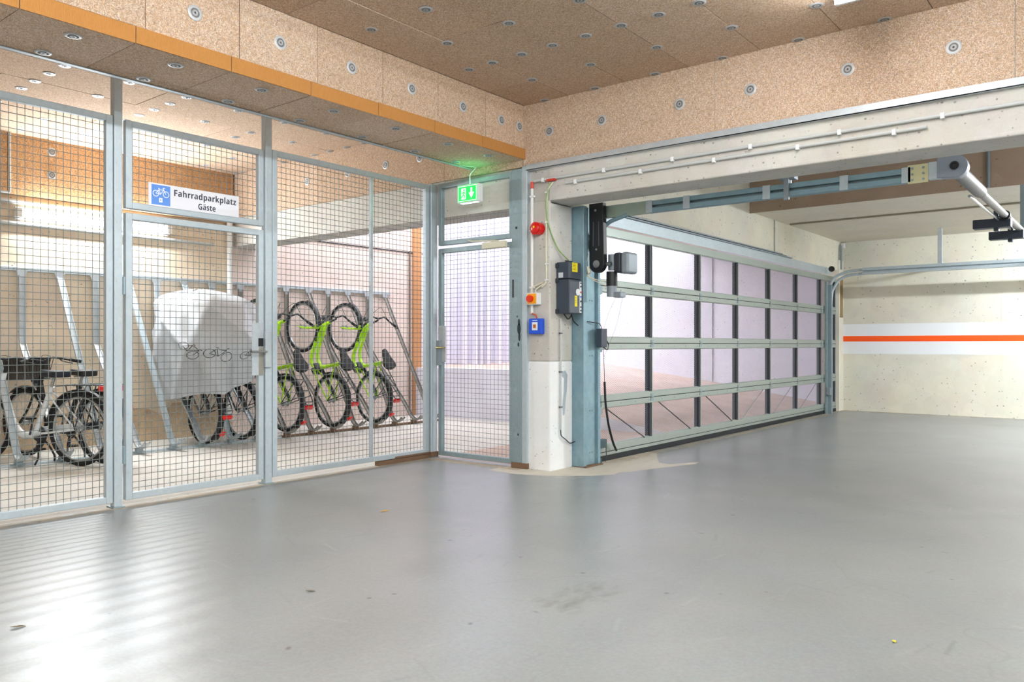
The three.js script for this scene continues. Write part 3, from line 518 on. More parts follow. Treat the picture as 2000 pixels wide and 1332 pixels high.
function bicycle(label, o) {
  const t = thing('bicycle', label, 'bicycle', [0, 0, 0], o.group), WB = 1.1, fm = o.frame;
  wheelParts(t, 0); wheelParts(t, WB);
  const BB = Q(0.5, -0.06), fr = [];
  if (o.style === 'twin') {
    fr.push(tube([Q(0.885, 0.40), Q(0.80, 0.17), Q(0.70, -0.02), Q(0.60, -0.085), Q(0.5, -0.06)], 0.026, 18)); fr.push(tube([Q(0.865, 0.43), Q(0.755, 0.24), Q(0.66, 0.09), Q(0.56, 0.04), Q(0.455, 0.06)], 0.022, 18));
  } else fr.push(tube([Q(0.875, 0.42), Q(0.83, 0.26), Q(0.74, 0.03), Q(0.63, -0.07), Q(0.5, -0.06)], o.thick ?? 0.032, 18, 10));
  fr.push(rod(BB, Q(0.31, 0.38), 0.023, 10), rod(Q(0.845, 0.5), Q(0.9, 0.31), 0.022, 10), cyl(0.5, R - 0.06, 0, 0.026, 0.075, 'z', 12));
  for (const s of [-1, 1]) fr.push(tube([Q(0.5, -0.06, s * 0.02), Q(0.36, -0.045, s * 0.05), Q(0, 0, s * 0.058)], 0.0095, 8, 6), tube([Q(0.325, 0.33, s * 0.012), Q(0.27, 0.27, s * 0.045), Q(0, 0, s * 0.058)], 0.008, 8, 6));
  P('frame', fr, fm, t);
  const fk = [cyl(0.91, R + 0.29, 0, 0.03, 0.1, 'z', 8)]; for (const s of [-1, 1]) fk.push(tube([Q(0.905, 0.3, s * 0.045), Q(0.985, 0.14, s * 0.052), Q(WB, 0, s * 0.058)], 0.0115, 10, 7));
  P('fork', fk, o.fork ?? fm, t);
  if (!o.hidden) {
  const hb = P('handlebar', [rod(Q(0.85, 0.48), Q(0.815, 0.62), 0.013), tube([Q(0.73, 0.6, -0.3), Q(0.78, 0.62, -0.2), Q(0.85, 0.64, -0.11), Q(0.83, 0.63, 0), Q(0.85, 0.64, 0.11), Q(0.78, 0.62, 0.2), Q(0.73, 0.6, 0.3)], 0.0115, 30)], M.black, t);
  for (const s of [-1, 1]) { P('grip', rod(Q(0.765, 0.615, s * 0.225), Q(0.715, 0.595, s * 0.315), 0.0165, 10), M.rubber, hb); P('brake_lever', tube([Q(0.83, 0.62, s * 0.17), Q(0.83, 0.6, s * 0.2), Q(0.79, 0.58, s * 0.28)], 0.006, 8, 5), M.darkgrey, hb); }
  P('brake_cable', tube([Q(0.83, 0.62, 0.17), Q(0.99, 0.66, 0.1), Q(0.97, 0.5, 0.04), Q(0.9, 0.36, 0.03)], 0.003, 14, 5), M.black, hb); P('brake_cable', tube([Q(0.83, 0.62, -0.17), Q(1.0, 0.64, -0.08), Q(0.98, 0.45, -0.04), Q(0.88, 0.33, -0.03)], 0.003, 14, 5), M.black, hb);
  }
  P('seat_post', rod(Q(0.32, 0.36), Q(0.285, 0.46), 0.014, 10), M.steel, t);
  { const sh = new THREE.Shape(); sh.moveTo(0.14, 0); sh.bezierCurveTo(0.14, 0.028, 0.05, 0.03, -0.02, 0.06); sh.bezierCurveTo(-0.08, 0.1, -0.13, 0.08, -0.13, 0); sh.bezierCurveTo(-0.13, -0.08, -0.08, -0.1, -0.02, -0.06); sh.bezierCurveTo(0.05, -0.03, 0.14, -0.028, 0.14, 0);
    const g = new THREE.ExtrudeGeometry(sh, { depth: 0.03, bevelEnabled: true, bevelThickness: 0.014, bevelSize: 0.012, bevelSegments: 3, curveSegments: 10 }).rotateX(Math.PI / 2).rotateZ(0.04).translate(0.285, R + 0.515, 0);
    const sd = P('saddle', g, o.saddle ?? M.black, t); P('saddle_rail', [rod(Q(0.2, 0.47, 0.025), Q(0.37, 0.46, 0.02), 0.005), rod(Q(0.2, 0.47, -0.025), Q(0.37, 0.46, -0.02), 0.005)], M.steel, sd); }
  const ck = P('crank', [cyl(0.5, R - 0.06, 0.045, 0.075, 0.005, 'z', 24), rod(Q(0.5, -0.06, 0.055), Q(0.55, -0.215, 0.065), 0.009), rod(Q(0.5, -0.06, -0.055), Q(0.45, 0.095, -0.065), 0.009)], M.darkgrey, t);
  P('pedal', rbx(0.51, 0.59, R - 0.225, R - 0.205, 0.065, 0.14, 0.005), M.black, ck); P('pedal', rbx(0.41, 0.49, R + 0.085, R + 0.105, -0.14, -0.065, 0.005), M.black, ck);
  P('chain_guard', uvm(new RoundedBoxGeometry(0.5, 0.05, 0.012, 2, 0.005).rotateZ(-0.11).translate(0.28, R + 0.0, 0.062)), o.guard ?? M.darkgrey, t);
  P('rear_fender', fender(0.1, 3.0, 0), M.black, t); P('front_fender', fender(0.9, 2.7, WB), M.black, t);
  const rk = P('luggage_rack', [tube([Q(0.22, 0.39, 0.05), Q(0, 0.4, 0.06), Q(-0.22, 0.4, 0.055), Q(-0.245, 0.4, 0), Q(-0.22, 0.4, -0.055), Q(0, 0.4, -0.06), Q(0.22, 0.39, -0.05)], 0.006, 26, 6), ...[-0.2, -0.05, 0.1].map((f) => rod(Q(f, 0.4, -0.055), Q(f, 0.4, 0.055), 0.005, 6)), ...[-1, 1].flatMap((s) => [rod(Q(0, 0, s * 0.065), Q(-0.12, 0.4, s * 0.06), 0.0055, 6), rod(Q(0, 0, s * 0.065), Q(0.1, 0.4, s * 0.06), 0.0055, 6)])], M.darkgrey, t);
  P('rear_light', rbx(-0.275, -0.235, R + 0.345, R + 0.395, -0.05, 0.05, 0.008), M.redlens, rk); P('reflector', rbx(-0.372, -0.345, R + 0.16, R + 0.22, -0.024, 0.024, 0.006), M.redlens, t);
  P('head_lamp', rbx(0.93, 0.985, R + 0.4, R + 0.45, -0.028, 0.028, 0.012), M.darkgrey, t);
  if (o.stand) P('kickstand', [-1, 1].map((s) => tube([Q(0.43, -0.1, s * 0.02), Q(0.4, -0.17, s * 0.06), Q(0.37, -0.26, s * 0.09), Q(0.39, -R + 0.008, s * 0.11)], 0.009, 10, 6)), M.black, t);
  if (o.basket) { const b = part('basket', t); const gb = []; const y0 = 0.42, y1 = 0.64; for (let i = 0; i <= 8; i++) { const f = 0.94 + i * 0.035; for (const s of [-1, 1]) gb.push(wire(Q(f, y0, s * 0.12), Q(f + (f - 1.07) * 0.15, y1, s * 0.17), 0.003)); } for (let i = 0; i <= 8; i++) { const w = -0.12 + i * 0.03; gb.push(wire(Q(0.94, y0, w), Q(0.92, y1, w * 1.4), 0.003), wire(Q(1.22, y0, w), Q(1.25, y1, w * 1.4), 0.003)); }
    P('basket_wires', gb, M.black, b); P('liner', [bx(0.945, 1.215, R + y0, R + y0 + 0.01, -0.115, 0.115), bx(0.935, 0.942, R + y0, R + y1 - 0.01, -0.14, 0.14), bx(1.222, 1.229, R + y0, R + y1 - 0.01, -0.14, 0.14), bx(0.94, 1.225, R + y0, R + y1 - 0.01, -0.142, -0.136), bx(0.94, 1.225, R + y0, R + y1 - 0.01, 0.136, 0.142)], M.basket, b); }
  return t;
}
function racked(t, x, zr = -7.93, yr = 0.4, tilt = 1.012) { // front wheel up in a channel: plane x = const, axle line tilted back
  const f = V(0, Math.sin(tilt), -Math.cos(tilt)), u = V(0, Math.cos(tilt), Math.sin(tilt)), m = new THREE.Matrix4().makeBasis(f, u, V(1, 0, 0));
  t.quaternion.setFromRotationMatrix(m); t.position.set(x, yr, zr).addScaledVector(u, -R);
}
function standing(t, x, z, dx, dz) { const l = Math.hypot(dx, dz); t.rotation.y = Math.atan2(-dz / l, dx / l); t.position.set(x, 0, z); }
const GG = 'lime green bicycles hung in the rack';
racked(bicycle('lime green bicycle nearest the gate post, left of the three in the rack', { frame: M.green, style: 'twin', group: GG }), 5.65);
racked(bicycle('lime green bicycle in the middle of the three in the rack', { frame: M.green, style: 'twin', group: GG }), 6.33);
racked(bicycle('lime green bicycle hanging at the right of the three in the rack', { frame: M.green, style: 'twin', group: GG }), 7.02);
racked(bicycle('dark bicycle in the rack partly hidden under the grey cover', { frame: M.bikegrey, style: 'single', thick: 0.02, hidden: true }), 4.6, -7.9, 0.365);
racked(bicycle('dark bicycle with luggage rack just right of the covered one', { frame: M.darkgrey, style: 'single', thick: 0.02, hidden: true }), 5.06, -7.93, 0.365);
standing(bicycle('white low-step bicycle standing behind the left mesh panel', { frame: M.bikewhite, style: 'single', thick: 0.034, stand: true, saddle: M.navy, guard: M.bikewhite }), 3.17, -7.53, -0.41, -0.91);
standing(bicycle('black bicycle with a basket standing behind the white one', { frame: M.black, style: 'single', thick: 0.018, stand: true, basket: true }), 3.38, -7.55, -0.24, -0.97);
{ // grey rain cover with printed bicycles
  const [c, x] = cv(1024, 1024); x.fillStyle = '#b2b7bd'; x.fillRect(0, 0, 1024, 1024);
  const bike = (X, Y, s, rot) => { x.save(); x.translate(X, Y); x.rotate(rot); x.scale(s, s); x.strokeStyle = '#2b2d30'; x.lineWidth = 4; for (const q of [-42, 42]) { x.beginPath(); x.arc(q, 0, 27, 0, 7); x.stroke(); } x.beginPath(); x.moveTo(-42, 0); x.lineTo(-18, -38); x.lineTo(28, -38); x.lineTo(0, 2); x.lineTo(-18, -38); x.moveTo(0, 2); x.lineTo(-42, 0); x.moveTo(42, 0); x.lineTo(26, -46); x.lineTo(40, -52); x.moveTo(-26, -46); x.lineTo(-10, -46); x.stroke(); x.restore(); };
  bike(330, 745, 1.25, 0.35); bike(170, 690, 1.1, 1.1); bike(560, 800, 1.1, 0.3);
  const NU = 120, NV = 44, pos = [], uv = [], idx = [];
  for (let j = 0; j <= NV; j++) for (let i = 0; i <= NU; i++) {
    const v = j / NV, a = i / NU * Math.PI * 2;
    const k = Math.min(1, Math.sin(Math.min(1, 0.05 + v * 3.6) * Math.PI / 2)), low = 0.55 + 0.3 * Math.max(0, Math.cos(a - 0.5)) + 0.04 * Math.sin(a * 3 + 1);
    const y = 1.715 - (1.715 - low) * Math.pow(v, 1.35) + 0.02 * Math.sin(a * 4) * (1 - v);
    const fold = 1 + v * (0.04 * Math.sin(a * 9 + 1.3) + 0.02 * Math.sin(a * 17)) + 0.09 * (1 - Math.abs(Math.sin(a * 2.5 + v * 4.2))) ** 2 + 0.06 * (1 - Math.abs(Math.sin(a * 3.5 - v * 5.5 + 0.8))) ** 2 - 0.05 - 0.05 * Math.exp(-40 * (v - 0.22 - 0.1 * Math.sin(a * 2)) ** 2);
    const fz = -8.0 + 0.62 * Math.min(1, v * 1.5) - 0.06 * v, cz = (fz - 8.8) / 2, rz = (fz + 8.8) / 2, cx = 4.82 - 0.04 * v, rx = (0.46 + 0.05 * Math.sin(v * 3)) * (1 - 0.22 * Math.max(0, v - 0.55));
    const ca = Math.cos(a), sa = Math.sin(a), sq = Math.pow(Math.pow(Math.abs(ca), 2.6) + Math.pow(Math.abs(sa), 2.6), -1 / 2.6);
    pos.push(cx + ca * sq * rx * k * fold, y, Math.max(ZW + 0.07, cz + sa * sq * rz * k * fold)); uv.push(1 - i / NU * 2 + 1, 1 - v);
  }
  for (let j = 0; j < NV; j++) for (let i = 0; i < NU; i++) { const a = j * (NU + 1) + i, b = a + 1, d = a + NU + 1, e = d + 1; idx.push(a, b, d, b, e, d); }
  const g = new THREE.BufferGeometry(); g.setAttribute('position', new THREE.Float32BufferAttribute(pos, 3)); g.setAttribute('uv', new THREE.Float32BufferAttribute(uv, 2)); g.setIndex(idx); g.computeVertexNormals();
  tag(P('bicycle_cover', g, new THREE.MeshPhysicalMaterial({ map: tex(c, 1), roughness: 0.45, side: THREE.DoubleSide })), 'pale grey rain cover printed with small bicycles, draped over racked bicycles', 'cover');
}
tag(P('downpipe', [cyl(5.5, 1.4, ZW + 0.055, 0.035, 2.5, 'y', 14)], M.pvc), 'white downpipe on the back wall behind the covered bicycle', 'pipe');
tag(P('conduit', [cyl(7.35, 2.53, ZW + 0.012, 0.009, 3.4, 'x', 8)], M.darkgrey), 'thin dark cable across the wall above the green bicycles', 'cable');
tag(P('conduit', [cyl(8.62, 1.3, ZW + 0.02, 0.012, 2.5, 'y', 8)], flat('#6c5c50', 0.6)), 'thin upright pipe at the right end of the bicycle rack wall', 'pipe');
tag(P('conduit', [cyl(3.05, 2.95, ZW + 0.085, 0.012, 0.66, 'y', 8), cyl(2.6, 2.62, ZW + 0.085, 0.012, 0.9, 'x', 8)], M.pvcgrey), 'thin grey conduit dropping down the amber boards at the far left', 'conduit');

// ------------------------------------------------------------------ sectional gate
{
  const t = thing('sectional_gate', 'wide sectional garage gate of expanded metal panels', 'gate', [0, 0, ZG]);
  const mx = [6.25, 7.3, 8.45, 9.53, 10.63, 11.72, 12.82, 13.58], ys = [[0.05, 0.56], [0.56, 1.113], [1.113, 1.655], [1.655, 2.215]];
  const cache = {};
  const infill = (w, h) => {                               // expanded metal, one lattice per panel size
    const k = w.toFixed(2) + h.toFixed(2); if (cache[k]) return cache[k];
    const g = [], s = 0.034, sl = 0.62; 
    for (const q of [1, -1]) for (let c = -h / sl; c < w + h / sl; c += s) {
      let x0 = c, y0 = 0, x1 = c + q * h / sl, y1 = h; if (q < 0) { x0 = c; x1 = c - h / sl; }
      const cut = (xa, ya, xb, yb) => { const f = (X) => ya + (yb - ya) * (X - xa) / (xb - xa); if (xa < 0) { ya = f(0); xa = 0; } if (xb > w) { yb = f(w); xb = w; } return [xa, ya, xb, yb]; };
      if (x0 > x1) [x0, y0, x1, y1] = [x1, y1, x0, y0];
      if (x1 <= 0.004 || x0 >= w - 0.004) continue;
      const [a, b, d, e] = cut(x0, y0, x1, y1); if (d - a < 0.004) continue;
      g.push(rod(V(a - w / 2, b - h / 2, 0), V(d - w / 2, e - h / 2, 0), 0.0013, 4));
    }
    return cache[k] = mergeGeometries(g.map(clean));
  };
  ys.forEach(([y0, y1], r) => {
    const s = part('section', t), lo = r ? 0.058 : 0.105, hi = r === 3 ? 0.085 : 0.058;
    P('rail', [rbx(mx[0], mx[7], y0 + 0.002, y0 + lo, -0.022, 0.022, 0.004), bx(mx[0], mx[7], y0 + lo - 0.012, y0 + lo + 0.006, -0.02, 0.008)], M.alu, s);
    P('rail', [rbx(mx[0], mx[7], y1 - hi, y1 - 0.002, -0.022, 0.022, 0.004), bx(mx[0], mx[7], y1 - hi - 0.004, y1 - hi + 0.01, -0.02, 0.01)], M.alu, s);
    P('rail_groove', [bx(mx[0] + 0.01, mx[7] - 0.01, y0 - 0.003, y0 + 0.003, -0.02, 0.0225)], M.seal, s);
    for (let i = 0; i < 8; i++) {
      const x = mx[i] + (i === 0 ? 0.03 : i === 7 ? -0.03 : 0);
      const mu = P('mullion', rbx(x - 0.027, x + 0.027, y0 + lo - 0.01, y1 - hi + 0.01, -0.045, 0.012, 0.003), M.mull, s);
      P('mullion_face', rbx(x + 0.008, x + 0.027, y0 + lo, y1 - hi, 0.012, 0.018, 0.002), M.alu, mu);
      if (r && i > 0 && i < 7) P('hinge', [rbx(x - 0.03, x + 0.03, y0 - 0.04, y0 - 0.012, 0.022, 0.028, 0.002), rbx(x - 0.025, x + 0.025, y0 + 0.012, y0 + 0.035, 0.022, 0.028, 0.002), cyl(x, y0, 0.028, 0.007, 0.05, 'x', 8)], M.galvd, s);
      if (i < 7) { const w = mx[i + 1] - mx[i] - 0.04, h = y1 - hi - y0 - lo; const m = stuff(P('expanded_metal', infill(w, h), M.midgrey, s)); m.position.set((mx[i] + mx[i + 1]) / 2, (y0 + lo + y1 - hi) / 2, -0.012); }
      if (!r && i < 6) { const up = i < 3; const a = mx[i] + (up ? 0.15 : 0.86), b = mx[i] + (up ? 0.9 : 0.12); P('brace_rod', rod(V(a, y1 - hi, 0.016), V(b, y0 + lo, 0.02), 0.006, 6), up ? M.shaft : M.steel, s); }
    }
    if (r) P('rivet_row', Array.from({ length: 26 }, (_, k) => cyl(6.4 + k * 0.28, y0 - 0.028, 0.023, 0.006, 0.004, 'z', 6)), M.galvd, s);
  });
  P('bottom_seal', [rbx(mx[0], mx[7], 0, 0.055, -0.02, 0.024, 0.01), bx(mx[0], mx[7], 0.084, 0.09, 0.0222, 0.024)], M.seal, t);
  P('end_cap', bx(mx[0] - 0.012, mx[0], 0.04, 2.2, -0.03, 0.026), M.galv, t);
  P('roller_bracket', [0.5, 1.08, 1.62].map((y) => rbx(6.2, 6.3, y - 0.05, y + 0.02, 0.022, 0.05, 0.004)), M.galvd, t);
  P('slack_cable_switch', [rbx(6.19, 6.33, 0.14, 0.22, 0.022, 0.08, 0.006), rbx(6.2, 6.26, 0.0, 0.05, 0.022, 0.07, 0.006)], flat('#3f565c', 0.5, 0.3), t);
  P('spiral_hose', tube([V(6.335, 0.75, 0.05), V(6.345, 0.55, 0.055), V(6.38, 0.35, 0.065), V(6.45, 0.18, 0.07), V(6.53, 0.09, 0.06)], 0.011, 24, 8), M.black, t);
  P('pull_wire', [tube([V(6.335, 0.75, 0.05), V(6.32, 1.0, 0.05), V(6.3, 1.13, 0.05)], 0.003, 8, 5), tube([V(6.36, 0.15, 0.05), V(6.35, 0.05, 0.06), V(6.33, 0.005, 0.06)], 0.004, 8, 5)], M.darkgrey, t);
  const h = thing('flashing_strip', 'galvanised strip with a ridged rubber lip above the gate', 'gate frame', [0, 0, ZG]);
  P('sheet', rbx(6.2, 13.3, 2.225, 2.335, 0.024, 0.034, 0.002), M.galv, h); P('lip', [rbx(6.3, 11.4, 2.335, 2.35, 0.03, 0.06, 0.003), rbx(6.3, 11.0, 2.357, 2.372, 0.03, 0.06, 0.003)], M.midgrey, h); P('lip_gap', bx(6.3, 11.2, 2.345, 2.36, 0.03, 0.045), M.seal, h);
}
{ // gate guides
  const t = thing('gate_guide', 'blue-grey steel guide post beside the control box', 'gate frame', [0, 0, 0]);
  P('web', rbx(XB2 - 0.002, XB2 + 0.052, 0.006, 2.34, -4.06, -3.9, 0.004), M.post, t); P('face', rbx(XB2 + 0.05, 6.16, 0.006, 2.34, -3.965, -3.925, 0.004), M.post, t); P('lip', rbx(6.16, 6.2, 0.006, 2.3, -3.98, -3.9, 0.004), M.post, t); P('inner_track', rbx(6.2, 6.225, 0.02, 2.2, -3.97, -3.93, 0.003), M.galvb, t);
  P('bolt', [0.12, 0.5, 1.0, 1.5, 2.0].flatMap((y) => [cyl(6.06, y, -3.922, 0.007, 0.006, 'z', 8), cyl(6.1, y, -3.922, 0.007, 0.006, 'z', 8)]), M.galvd, t); P('foot', rbx(XB2 + 0.0, 6.2, 0, 0.012, -4.0, -3.87, 0.003), M.rust, t);
  P('curve', tube([V(6.1, 1.95, -3.9), V(6.1, 2.1, -3.86), V(6.1, 2.2, -3.74), V(6.1, 2.25, -3.55)], 0.02, 14, 8), M.post, t);
  const r = thing('gate_guide', 'steel guide curving from the gate into the rail along the striped wall', 'gate frame', [0, 0, 0]);
  const X = 12.98;
  P('upright', [rbx(X - 0.05, X + 0.0, 0.0, 2.1, -3.955, -3.92, 0.003), rbx(X - 0.0, X + 0.06, 0.0, 2.05, -3.93, -3.86, 0.003)], M.galvd, r);
  P('curved_rail', [tube([V(X + 0.04, 1.75, -3.88), V(X + 0.04, 1.95, -3.86), V(X + 0.04, 2.12, -3.76), V(X + 0.04, 2.19, -3.6), V(X + 0.04, 2.205, -3.35)], 0.022, 20, 8), tube([V(X + 0.02, 2.06, -3.88), V(X + 0.02, 2.18, -3.8), V(X + 0.02, 2.25, -3.6), V(X + 0.02, 2.265, -3.3)], 0.022, 20, 8)], M.galv, r);
  P('rail', [rbx(X - 0.02, X + 0.06, 2.245, 2.29, -3.4, 0.6, 0.004), rbx(X, X + 0.06, 2.185, 2.22, -3.4, 0.6, 0.004), rbx(X + 0.02, X + 0.03, 2.21, 2.26, -3.4, 0.6, 0.002)], M.galv, r);
  P('pulley', [cyl(X, 2.3, -3.86, 0.045, 0.03, 'x', 18)], M.black, r); P('hanger', rbx(X + 0.02, X + 0.06, 2.28, HG, -2.36, -2.3, 0.003), M.galvb, r); P('bracket', [rbx(X + 0.04, XR, 2.3, 2.33, -2.36, -2.33, 0.003)], M.galv, r);
  P('cable_box', rbx(X - 0.07, X - 0.02, 0.3, 0.42, -3.92, -3.86, 0.006), M.midgrey, r);
}
{ // left horizontal rail, gearbox and shaft
  const t = thing('overhead_rail', 'double galvanised rail running from the gate post to the grey gearbox', 'rail', [6.1, 0, 0]);
  P('upper_track', [rbx(-0.02, 0.04, 2.3, 2.34, -3.35, -1.26, 0.004)], M.post, t); P('lower_track', [rbx(-0.025, 0.04, 2.238, 2.28, -3.35, -1.26, 0.004)], M.post, t); P('web', bx(0.02, 0.03, 2.26, 2.32, -3.35, -1.26), M.galvd, t);
  P('gusset_plate', rbx(-0.015, 0.02, 2.235, 2.345, -3.83, -3.35, 0.003), flat('#9fb0a4', 0.5, 0.3), t);
  for (const z of [-3.33, -2.98, -2.3, -1.72, -1.3]) P('joint_plate', rbx(-0.03, -0.02, 2.236, 2.344, z - 0.03, z + 0.03, 0.002), M.galv, t);
  P('clamp', [rbx(-0.045, -0.02, 2.21, 2.38, -2.16, -2.12, 0.003), rbx(-0.035, 0.05, 2.37, 2.4, -2.2, -2.08, 0.003)], M.midgrey, t); P('hanger', rbx(0, 0.03, 2.34, HC, -2.15, -2.12, 0.002), M.galv, t);
  P('end_plate', rbx(-0.03, -0.022, 2.225, 2.355, -1.29, -1.16, 0.003), M.plate, t); P('bolt', [-1.26, -1.19].flatMap((z) => [2.25, 2.29, 2.33].map((y) => cyl(-0.033, y, z, 0.008, 0.006, 'x', 8))), M.galvd, t);
  P('end_bracket', [rbx(-0.028, 0.02, 2.24, 2.36, -1.16, -1.08, 0.004)], M.galv, t);
  const g = thing('spring_shaft', 'grey gearbox and torsion spring shaft crossing the gate bay', 'shaft', [6.1, 2.31, -1.0]);
  { const sh = new THREE.Shape(); sh.moveTo(-0.1, -0.062); sh.lineTo(0, -0.068); sh.absarc(0, 0, 0.075, -1.2, 1.45, false); sh.lineTo(-0.1, 0.062); sh.closePath();
    P('gearbox', uvm(new THREE.ExtrudeGeometry(sh, { depth: 0.075, bevelEnabled: true, bevelThickness: 0.006, bevelSize: 0.006, bevelSegments: 2 }).rotateY(-Math.PI / 2).translate(0.045, 0, 0)), M.gearbox, g); }
  P('bearing', new THREE.TorusGeometry(0.021, 0.008, 8, 22).rotateY(Math.PI / 2).translate(-0.04, 0.005, 0), M.black, g); P('bore', cyl(-0.037, 0.005, 0, 0.014, 0.004, 'x', 16), M.darkgrey, g);
  P('spring_sleeve', cyl(0.55, -0.01, 0, 0.05, 0.95, 'x', 20), flat('#6c6e70', 0.5, 0.3), g);
  P('shaft', cyl(3.9, -0.01, 0, 0.016, 6.0, 'x', 12), M.shaft, g); P('spring', cyl(1.75, -0.01, 0, 0.032, 1.4, 'x', 16), M.shaft, g); P('spring', cyl(3.4, -0.01, 0, 0.032, 1.5, 'x', 16), M.shaft, g);
  P('collar', [1.05, 2.5, 4.2].map((x) => cyl(x, -0.01, 0, 0.045, 0.05, 'x', 16)), M.black, g);
  for (const x of [2.6, 3.6]) { P('clamp_block', [rbx(x - 0.06, x + 0.06, -0.11, -0.025, -0.27, 0.04, 0.006), rbx(x - 0.04, x + 0.04, -0.14, 0.05, -0.1, -0.06, 0.004)], M.charcoal, g); }
  P('hanger', [rbx(3.84, 3.88, -0.02, HG - 2.31, -0.02, 0.02, 0.003)], M.galvd, g); P('guide_tube', rod(V(0.9, -0.06, -0.05), V(3.4, -0.03, -0.06), 0.012), M.steel, g);
}
{ // operator arm and motor at the gate post
  const t = thing('gate_operator', 'black belt housing with grey motor hanging at the gate post', 'motor', [6.06, 1.82, -3.82]);
  const sh = new THREE.Shape(); sh.absarc(0, 0, 0.072, Math.PI, 2 * Math.PI, false); sh.lineTo(0.06, 0.54); sh.lineTo(-0.075, 0.54); sh.closePath();
  P('housing', new THREE.ExtrudeGeometry(sh, { depth: 0.05, bevelEnabled: true, bevelThickness: 0.005, bevelSize: 0.005, bevelSegments: 2 }).rotateY(-Math.PI / 2), M.black, t);
  P('flute', [-0.035, 0.025].map((z) => rod(V(-0.056, 0.16, z), V(-0.056, 0.38, z * 0.9), 0.005, 6)), M.charcoal, t);
  P('wheel', [cyl(-0.057, 0, 0, 0.034, 0.008, 'x', 18)], M.steel, t); P('bolt', [cyl(-0.057, 0.13, 0, 0.009, 0.008, 'x', 8), cyl(-0.057, 0.48, -0.01, 0.012, 0.008, 'x', 8)], M.steel, t);
  P('motor', [rbx(0.02, 0.2, -0.08, 0.1, 0.13, 0.2, 0.02)], M.darkgrey, t); P('motor_cover', [rbx(0.02, 0.2, -0.09, 0.1, 0.2, 0.28, 0.025)], M.midgrey, t); P('gear_neck', [cyl(0.08, 0.02, 0.09, 0.045, 0.14, 'y', 18)], M.midgrey, t);
  P('gear_case', [cyl(0.06, -0.13, 0.09, 0.05, 0.13, 'y', 18)], M.black, t); P('gear_foot', [cyl(0.06, -0.24, 0.09, 0.046, 0.1, 'y', 18), rbx(0.03, 0.12, -0.3, -0.25, 0.12, 0.2, 0.008)], M.midgrey, t); P('axle', cyl(0.0, 0.0, 0.05, 0.018, 0.14, 'z', 10), M.steel, t);
  P('stay', rod(V(0.0, 0.5, 0.02), V(-0.02, 0.2, -0.12), 0.01, 6), M.galvd, t);
  P('release_cord', [tube([V(0.08, -0.28, 0.13), V(0.06, -0.45, 0.05), V(0.08, -0.72, -0.06)], 0.002, 10, 4), tube([V(0.1, -0.28, 0.18), V(0.12, -0.55, 0.1), V(0.14, -0.85, -0.05)], 0.002, 10, 4)], M.midgrey, t);
  P('cable_bundle', [tube([V(-0.02, -0.02, -0.09), V(-0.05, -0.1, -0.1), V(0.0, -0.14, -0.02), V(0.06, -0.16, 0.06)], 0.005, 14, 6), tube([V(-0.03, 0.1, -0.1), V(-0.06, 0.0, -0.1), V(-0.03, -0.12, -0.08), V(0.05, -0.2, 0.06)], 0.004, 14, 6), rod(V(-0.05, -0.02, -0.1), V(-0.05, -0.08, -0.08), 0.018, 10)], M.beige, t);
  const p = thing('light_barrier', 'grey photocell box on the guide post near its middle', 'sensor', [6.17, 1.16, -3.9]);
  P('box', rbx(-0.05, 0.05, -0.085, 0.085, 0, 0.06, 0.006), M.charcoal, p); P('cable', [tube([V(0, 0.085, 0.03), V(-0.02, 0.13, 0.02), V(-0.2, 0.15, -0.02)], 0.004, 10, 6), tube([V(0.03, -0.08, 0.03), V(0.08, -0.11, 0.04), V(0.12, -0.06, 0.03), V(0.07, -0.02, 0.04)], 0.005, 12, 6)], M.black, p);
}
